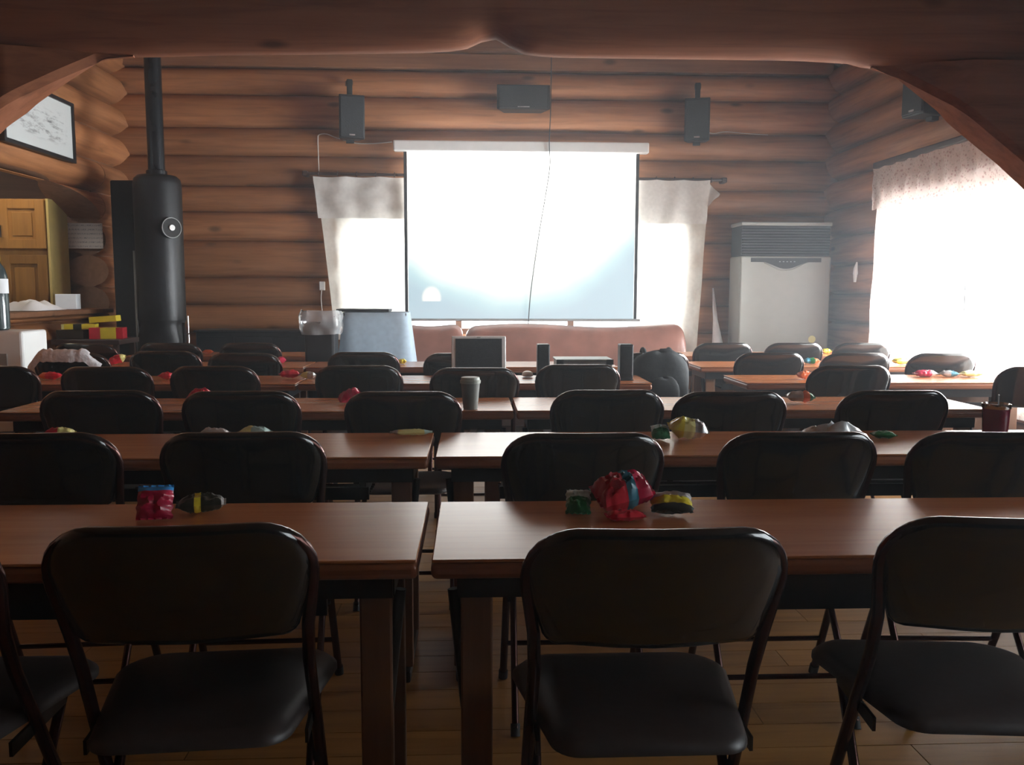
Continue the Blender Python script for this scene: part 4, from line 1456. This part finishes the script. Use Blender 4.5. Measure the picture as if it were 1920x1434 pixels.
MB().lathe((bt_x, wy_ + 0.15, wz), [(0.0635, bh * 0.46), (0.0635, bh * 0.64)], 24).build('paper_label', M['paper_box'], bt, smooth=40)
MB().lathe((bt_x, wy_ + 0.15, wz), [(0.026, bh * 0.86), (0.026, bh * 0.99), (0.02, bh)], 18).build('cap', M['yellow'], bt, smooth=40)

# ------------------------------------------------------------------ things on the tables
def on_table(px, py, dz=0.0):
    p = at(px, py, Z=TZ)
    return Vector((p.x, p.y, TZ + 0.0008 + dz))


def pouch(name, loc, w, d, h, bands, label, seed, rz=0.0, tilt_=(0, 0), spin=0.0, cat='snack', group=None):
    """a sealed snack bag lying down: w across, d deep, h thick; bands = [(u0, u1, material)] across the width"""
    nu, nv = 22, 14
    mats = []
    for b in bands:
        if b[2] not in mats:
            mats.append(b[2])

    def shape(u, v, s):
        su = min(1, abs(2 * u - 1) / 0.90)
        e = max(0, 1 - su ** 3.2) * max(0, 1 - abs(2 * v - 1) ** 3.0)
        cr = 0.42 * noise.noise(Vector((u * 5, v * 5, seed))) + 0.24 * noise.noise(Vector((u * 13, v * 11, seed + 5)))
        z = s * h / 2 * (e ** 0.55) * (1 + cr)
        zig = 0.0025 * math.sin(v * 60) if (u < 0.06 or u > 0.94) else 0
        x = (u - 0.5) * w * (1 - 0.07 * e)
        y = (v - 0.5) * d * (1 - 0.10 * e * 0.5) + 0.004 * noise.noise(Vector((u * 7, v * 7, seed + 8)))
        return Vector((x, y, z + zig))
    mb = MB()
    ids = []
    for s in (1, -1):
        fs0 = len(mb.f)
        mb.grid(lambda u, v: shape(u, v, s), nu, nv, flip=(s < 0))
        for k in range(len(mb.f) - fs0):
            u = (k // nv + 0.5) / nu
            mi = 0
            for b in bands:
                if b[0] <= u < b[1]:
                    mi = mats.index(b[2])
            mb.m[fs0 + k] = mi
    rot = Matrix.Rotation(rz, 3, 'Z') @ Matrix.Rotation(tilt_[0], 3, 'X') @ Matrix.Rotation(tilt_[1], 3, 'Y') @ Matrix.Rotation(spin, 3, 'Z')
    mb.v = [rot @ p for p in mb.v]
    lo = min(p.z for p in mb.v)
    mb.v = [p + Vector((loc[0], loc[1], loc[2] - lo + 0.0005)) for p in mb.v]
    o = mb.build(name, [M[k] for k in mats], smooth=35)
    return tag(o, label, cat, group)


G = 'snack packs on the tables'
# nearest row
pouch('snack_pack', on_table(292, 972), 0.076, 0.074, 0.034, [(0, 0.82, 'crimson'), (0.82, 1.01, 'sky_blue')], 'red snack bag with blue top on the nearest left table', 1.0, R(8), (R(62), 0), R(90), group=G)
pouch('snack_pack', on_table(378, 962), 0.105, 0.06, 0.036, [(0, 0.35, 'dark_foil'), (0.35, 0.5, 'yellow'), (0.5, 0.9, 'dark_foil'), (0.9, 1.01, 'silver')], 'dark snack pack with yellow print beside the blue-topped red bag', 2.0, R(15), group=G)
pouch('snack_pack', on_table(1084, 962), 0.068, 0.055, 0.032, [(0, 0.55, 'green'), (0.55, 1.01, 'mint')], 'small green and mint snack pack left of the red striped bag', 3.0, R(-8), (R(38), 0), R(90), group=G)
pouch('snack_pack', on_table(1166, 960), 0.130, 0.085, 0.080, [(0, 0.48, 'red'), (0.48, 0.66, 'teal'), (0.66, 1.01, 'crimson')], 'large red snack bag with blue stripe on the nearest right table', 4.0, R(14), (R(22), R(-12)), group=G)
pouch('snack_pack', on_table(1172, 978, 0.0), 0.085, 0.035, 0.022, [(0, 1.01, 'red')], 'small red wrapper lying in front of the large red striped bag', 4.5, R(4), group=G)
pouch('snack_pack', on_table(1258, 963), 0.070, 0.092, 0.034, [(0, 0.22, 'dark_foil'), (0.22, 0.55, 'yellow'), (0.55, 1.01, 'silver')], 'black and yellow snack box right of the red striped bag', 5.0, R(-6), (R(24), 0), R(90), group=G)
# second row
pouch('snack_pack', on_table(112, 824), 0.095, 0.05, 0.034, [(0, 0.5, 'red'), (0.5, 1.01, 'pale_yellow')], 'red and yellow snack pack at the left of the second table row', 6.0, R(10), group=G)
pouch('snack_pack', on_table(402, 826), 0.10, 0.05, 0.032, [(0, 1.01, 'silver')], 'silver grey snack pack behind the second chair of the second row', 7.0, R(5), group=G)
pouch('snack_pack', on_table(478, 822), 0.105, 0.05, 0.034, [(0, 0.45, 'pale_yellow'), (0.45, 1.01, 'mint')], 'pale yellow and white snack pack behind the second chair', 8.0, R(-8), group=G)
pouch('snack_pack', on_table(771, 817), 0.145, 0.032, 0.018, [(0, 0.2, 'silver'), (0.2, 0.8, 'pale_yellow'), (0.8, 1.01, 'mint')], 'long pale yellow stick pack left of the second-row table gap', 9.0, R(2), group=G)
pouch('snack_pack', on_table(1238, 824), 0.062, 0.06, 0.036, [(0, 0.5, 'green'), (0.5, 1.01, 'mint')], 'green snack pack behind the right corner of the middle second-row chair', 10.0, R(-6), (R(34), 0), R(90), group=G)
pouch('snack_pack', on_table(1290, 824), 0.135, 0.07, 0.062, [(0, 0.35, 'yellow'), (0.35, 0.65, 'pale_yellow'), (0.65, 1.01, 'silver')], 'yellow and silver snack bag between two second-row chairs', 11.0, R(-6), (R(12), R(6)), group=G)
crumple(on_table(1560, 822), 0.22, 0.10, 0.055, 12.5, M['silver'], 'plastic_wrapper', 'crumpled clear plastic wrapper behind a second-row chair', 'wrapper')
pouch('snack_pack', on_table(1656, 822), 0.08, 0.045, 0.022, [(0, 1.01, 'green')], 'green snack pack at the right end of the crumpled wrapper', 13.0, R(-10), group=G)
# wine red tumbler at the right end of row two
p = on_table(1865, 815)
tb = empty('tumbler', p, 'wine red tumbler with metal rim on the right of the second row', 'cup')
MB().lathe(p, [(0.038, 0.0), (0.040, 0.004), (0.044, 0.095), (0.040, 0.095), (0.037, 0.01)], 28).build('body', M['wine'], tb, smooth=40)
MB().lathe(p, [(0.0445, 0.092), (0.0465, 0.097), (0.0465, 0.108), (0.043, 0.110), (0.040, 0.104)], 28).build('rim', M['chrome'], tb, smooth=40)
MB().tube([p + Vector((0.01, 0, 0.02)), p + Vector((0.006, 0, 0.14))], 0.003, 6).build('straw', M['film'], tb, smooth=50)
# third row
pouch('snack_pack', on_table(655, 756), 0.10, 0.06, 0.046, [(0, 1.01, 'crimson')], 'crimson snack bag behind a chair in the middle of the third row', 14.0, R(20), (R(15), R(-25)), group=G)
pouch('snack_pack', on_table(376, 758), 0.105, 0.06, 0.055, [(0, 1.01, 'red')], 'red snack bag behind the second chair of the third row', 15.0, R(0), (R(20), 0), group=G)
pouch('snack_pack', on_table(1500, 756), 0.125, 0.06, 0.042, [(0, 0.6, 'silver'), (0.6, 0.8, 'orange'), (0.8, 1.01, 'green')], 'shiny snack pack with green end on the right third-row table', 16.0, R(-14), (R(8), 0), group=G)
p = on_table(882, 767)
cp = empty('paper_cup', p, 'paper coffee cup with pale lid on the third-row table', 'cup')
ch_ = at(882, 707, Y=p.y).z - TZ
MB().lathe(p, [(0.029, 0.0), (0.030, 0.003), (0.040, ch_ - 0.022), (0.040, ch_ - 0.02)], 28).build('cup_body', M['cup'], cp, smooth=40)
MB().lathe(p, [(0.0425, ch_ - 0.026), (0.0435, ch_ - 0.014), (0.040, ch_ - 0.012), (0.038, ch_ - 0.001), (0.034, ch_)], 28).build('lid', M['lid_white'], cp, smooth=40)
# fourth row, left
pouch('snack_pack', on_table(95, 712), 0.12, 0.05, 0.036, [(0, 0.3, 'orange'), (0.3, 1.01, 'red')], 'red and orange snack pack at the left of the fourth row', 17.0, R(5), group=G)
pouch('snack_pack', on_table(312, 712), 0.075, 0.05, 0.034, [(0, 1.01, 'red')], 'small red snack pack between two chairs of the fourth row', 18.0, R(-12), group=G)
pouch('snack_pack', on_table(543, 710), 0.115, 0.05, 0.040, [(0, 1.01, 'red')], 'bright red snack pack near the middle of the fourth-row left table', 19.0, R(10), group=G)
pouch('snack_pack', on_table(578, 711), 0.085, 0.05, 0.036, [(0, 0.5, 'pale_yellow'), (0.5, 1.01, 'silver')], 'pale yellow snack pack beside the bright red fourth-row pack', 20.0, R(-6), group=G)

# laptop
p = on_table(898, 708)
ly = p.y + 0.13
lz = TZ
lp = empty('laptop', (p.x, ly - 0.1, lz), 'open white laptop with dark screen on the fourth-row table', 'laptop')
lw = 0.318
hl = at(898, 629, Y=ly + 0.06).z - lz - 0.02
MB().box((p.x, ly - 0.11, lz + 0.0125), (lw, 0.22, 0.022)).build('base', M['white_plastic'], lp, smooth=0, bevel=0.006)
MB().box((p.x, ly - 0.10, lz + 0.0245), (lw * 0.9, 0.11, 0.003)).build('keyboard', M['paper_box'], lp, smooth=0)
rot = Matrix.Rotation(R(-12), 3, 'X')
lid = MB().box(Vector((p.x, ly, lz + 0.022)) + rot @ Vector((0, 0, hl / 2)), (lw, 0.012, hl), rot=rot).build('lid', M['white_plastic'], lp, smooth=0, bevel=0.005)
MB().box(Vector((p.x, ly, lz + 0.022)) + rot @ Vector((0, -0.0065, hl / 2 + 0.003)), (lw - 0.045, 0.003, hl - 0.038), rot=rot).build('display', M['grille'], lid, smooth=0)
MB().box(Vector((p.x, ly, lz + 0.022)) + rot @ Vector((0, -0.0068, hl - 0.009)), (0.02, 0.003, 0.006), rot=rot).build('webcam', M['grey'], lid, smooth=0)
# mouse
p = on_table(989, 707)
tag(MB().disc_pad([(0.032 * math.cos(k * PI / 12), 0.052 * math.sin(k * PI / 12)) for k in range(24)], lambda x, y, w: Vector((p.x + x, p.y + y, p.z + 0.012 + (w if w > 0 else w * 0.4))),
                  [0.4, 0.7, 0.9, 1.0], lambda s: 0.004 + 0.020 * math.sqrt(max(0, 1 - s ** 2.4))).build('computer_mouse', M['white_plastic'], smooth=60),
    'white computer mouse on the table right of the laptop', 'mouse')


def desk_speaker(px, py, ptop, w, label):
    p = on_table(px, py)
    h = at(px, ptop, Y=p.y).z - TZ
    t = empty('desk_speaker', p, label, 'speaker', 'small black desk speakers')
    MB().box((p.x, p.y, TZ + h / 2 + 0.005), (w, 0.09, h - 0.008)).build('cabinet', M['black'], t, smooth=0, bevel=0.006)
    MB().box((p.x, p.y - 0.047, TZ + h / 2 + 0.01), (w * 0.86, 0.008, h * 0.82)).build('grille', M['grille'], t, smooth=0, bevel=0.003)
    MB().box((p.x, p.y, TZ + 0.004), (w * 1.05, 0.1, 0.006)).build('foot', M['rubber'], t, smooth=0)


desk_speaker(1018, 712, 645, 0.068, 'small black desk speaker right of the white laptop')
desk_speaker(1172, 712, 645, 0.074, 'small black desk speaker at the right end of the laptop table')
# flat grey-green case between the desk speakers
p = on_table(1093, 709)
h_ = at(1096, 674, Y=p.y).z - TZ
fc = empty('equipment_case', p, 'flat greenish grey case between the two small black speakers', 'case')
MB().box((p.x, p.y + 0.03, TZ + h_ / 2 - 0.002), (0.31, 0.22, h_ - 0.006)).build('body', M['grey'], fc, smooth=0, bevel=0.008)
MB().box((p.x, p.y + 0.03, TZ + h_ + 0.001), (0.32, 0.23, 0.012)).build('lid', M['greenish'], fc, smooth=0, bevel=0.004)
for s in (-0.14, 0.14):
    MB().box((p.x + s, p.y - 0.083, TZ + h_ - 0.008), (0.04, 0.008, 0.03)).build('latch', M['dark_steel'], fc, smooth=0)
# backpack hung on the aisle chair
cc = CHAIRS[(5, 'left', 5)].location
bp = empty('backpack', (cc.x, cc.y - 0.02, 0.46), 'black backpack hanging on a chair back right of the desk speakers', 'bag')


def bagfn(s):
    def fn(u, v):
        th = u * 2 * PI
        ph = (v - 0.5) * PI
        c, sn = math.cos(th), math.sin(th)
        k = (abs(c) ** 3 + abs(sn) ** 3) ** (-1 / 3)
        kp = (abs(math.cos(ph)) ** 3 + abs(math.sin(ph)) ** 3) ** (-1 / 3)
        rr = 1 + 0.10 * noise.noise(Vector((c * 1.5, sn * 1.5, ph * 1.5 + s)))
        return Vector((0.18 * k * kp * math.cos(ph) * c * rr, 0.095 * k * kp * math.cos(ph) * sn * rr, 0.20 * kp * math.sin(ph) * rr))
    return fn


f = bagfn(2.0)
MB().grid(lambda u, v: Vector((cc.x, cc.y - 0.095, 0.66)) + f(u, v), 32, 16).build('body', M['black_cloth'], bp, smooth=60)
f2 = bagfn(7.0)
MB().grid(lambda u, v: Vector((cc.x, cc.y - 0.195, 0.60)) + f2(u, v) * 0.55, 24, 12).build('front_pocket', M['black_cloth'], bp, smooth=60)
for s in (-0.08, 0.08):
    MB().tube(smooth_path([(cc.x + s, cc.y - 0.07, 0.79), (cc.x + s, cc.y - 0.03, 0.850), (cc.x + s, cc.y + 0.05, 0.845), (cc.x + s, cc.y + 0.10, 0.70)]), 0.014, 8).build('strap', M['black_cloth'], bp, smooth=50)
# fluffy white cloth on the back of a chair in the fifth row
tc_ = CHAIRS[(5, 'left', 0)].location


def towel(u, v):
    x = (u - 0.5) * 0.42
    a = (v - 0.5) * PI * 1.15
    r_ = 0.034 + 0.008 * noise.noise(Vector((u * 14, v * 9, 1)))
    y = r_ * math.sin(a) - 0.034 * (1 - (x / 0.213) ** 2) + 0.01
    z = 0.830 + r_ * math.cos(a) + 0.008 * noise.noise(Vector((u * 18, v * 6, 3))) - (0.045 * max(0, abs(2 * u - 1) - 0.62) / 0.38 * 2)
    if abs(v - 0.5) > 0.4:
        z -= 0.03
    return Vector((tc_.x - 0.03 + x, tc_.y + y, z))


tag(MB().grid(towel, 40, 12).build('fluffy_cloth', M['towel'], smooth=60), 'fluffy white cloth draped over a chair back in the fifth row', 'cloth')
# fourth row right, fifth rows, sixth rows
pouch('snack_pack', on_table(1508, 711), 0.085, 0.05, 0.040, [(0, 1.01, 'orange')], 'orange red snack pack on the right block, fourth row, by the aisle', 21.0, R(10), group=G)
pouch('snack_pack', on_table(1735, 707), 0.135, 0.06, 0.036, [(0, 0.7, 'crimson'), (0.7, 1.01, 'silver')], 'crimson pack, leftmost of the line on the right block table', 22.0, R(3), group=G)
pouch('snack_pack', on_table(1779, 707), 0.10, 0.06, 0.032, [(0, 0.5, 'silver'), (0.5, 1.01, 'teal')], 'silver and teal pack in the line on the right block table', 23.0, R(-4), group=G)
pouch('snack_pack', on_table(1821, 707), 0.13, 0.06, 0.032, [(0, 1.01, 'pale_yellow')], 'pale yellow pack, rightmost of the line on the right block table', 24.0, R(4), group=G)
pouch('snack_pack', on_table(220, 684), 0.115, 0.06, 0.05, [(0, 0.75, 'red'), (0.75, 1.01, 'pale_yellow')], 'red snack bag on the fifth row between the two left chairs', 25.0, R(20), (R(20), R(-20)), group=G)
pouch('snack_pack', on_table(527, 682), 0.055, 0.05, 0.042, [(0, 1.01, 'crimson')], 'small crimson snack pack right of the third fifth-row chair', 26.0, R(40), group=G)
pouch('snack_pack', on_table(754, 683), 0.06, 0.04, 0.030, [(0, 1.01, 'yellow')], 'small yellow snack pack below the blue-lit draped stand', 27.0, R(0), group=G)
pouch('snack_pack', on_table(1521, 683), 0.12, 0.05, 0.036, [(0, 0.4, 'teal'), (0.4, 0.7, 'green'), (0.7, 1.01, 'orange')], 'teal and green snack pack on the right block, fifth row', 28.0, R(-5), group=G)
pouch('snack_pack', on_table(1692, 684), 0.145, 0.06, 0.042, [(0, 0.35, 'yellow'), (0.35, 1.01, 'pale_yellow')], 'yellow snack bags between two right block chairs, fifth row', 29.0, R(6), group=G)
pouch('snack_pack', on_table(1549, 663), 0.075, 0.05, 0.034, [(0, 1.01, 'yellow')], 'bright yellow snack pack on the right block, farthest row', 30.0, R(5), group=G)
pouch('snack_pack', on_table(390, 664), 0.08, 0.05, 0.03, [(0, 1.01, 'orange')], 'orange snack pack on the farthest left table', 31.0, R(5), group=G)
# boxes of snacks on the dark side table
def carton(c, s, rz, tilt_, bands, label, name='snack_box'):
    mb = MB()
    rot = Matrix.Rotation(rz, 3, 'Z') @ Matrix.Rotation(tilt_, 3, 'Y')
    mats = []
    for (u0, u1, m_) in bands:
        if m_ not in mats:
            mats.append(m_)
        mb.box(Vector(c) + rot @ Vector((s[0] * ((u0 + u1) / 2 - 0.5), 0, 0)), (s[0] * (u1 - u0), s[1], s[2]), mats.index(m_), rot=rot)
    return tag(mb.build(name, [M[m_] for m_ in mats], smooth=0), label, 'box', 'snack boxes on the side table')


cx_, cy_ = at(160, 625, Y=6.9).x, 6.9
carton((at(205, 622, Y=6.9).x, 6.88, ez + 0.045), (0.24, 0.16, 0.085), R(10), 0, [(0, 0.33, 'red'), (0.33, 0.8, 'yellow'), (0.8, 1, 'red')], 'red and yellow snack box on the dark side table')
carton((at(141, 618, Y=6.9).x, 6.92, ez + 0.035), (0.22, 0.18, 0.066), R(-8), 0, [(0, 1, 'dark_foil')], 'dark snack box under the yellow one on the side table')
carton((at(146, 612, Y=6.9).x, 6.94, ez + 0.0925), (0.24, 0.14, 0.04), R(12), R(0), [(0, 0.08, 'pale_yellow'), (0.08, 0.35, 'yellow'), (0.35, 0.6, 'dark_foil'), (0.6, 1, 'yellow')], 'yellow and black snack box on top of the dark box')
carton((at(190, 601, Y=6.9).x, 6.97, ez + 0.150), (0.20, 0.12, 0.045), R(4), R(-4), [(0, 1, 'yellow')], 'bright yellow snack box, topmost on the side table')
# pile of papers near the right window, sixth row
p = on_table(1640, 661)
tag(MB().box((p.x, p.y, TZ + 0.008), (0.21, 0.2, 0.015), rot=Matrix.Rotation(R(8), 3, 'Z')).build('paper_stack', M['paper'], smooth=0), 'low stack of white paper on the farthest right block table', 'papers')
bpy.context.view_layer.update()

# ------------------------------------------------------------------ thin haze volume, added to give the lens veil over the view
hm = bpy.data.materials.new('veil_haze')
hm.use_nodes = True
ht = hm.node_tree
ht.nodes.remove(ht.nodes['Principled BSDF'])
hv = ht.nodes.new('ShaderNodeVolumeScatter')
hv.inputs['Color'].default_value = (0.88, 0.94, 1.0, 1)
hv.inputs['Density'].default_value = 0.018
hv.inputs['Anisotropy'].default_value = 0.65
ht.links.new(hv.outputs[0], ht.nodes['Material Output'].inputs['Volume'])
hz = MB().span((-6.3, YF - 0.3, -0.3), (4.15, 9.15, TOP + 0.3)).build('haze', hm, smooth=0)
tag(hz, 'thin pale haze added to the log hall for the lens veil', 'haze', kind='stuff')
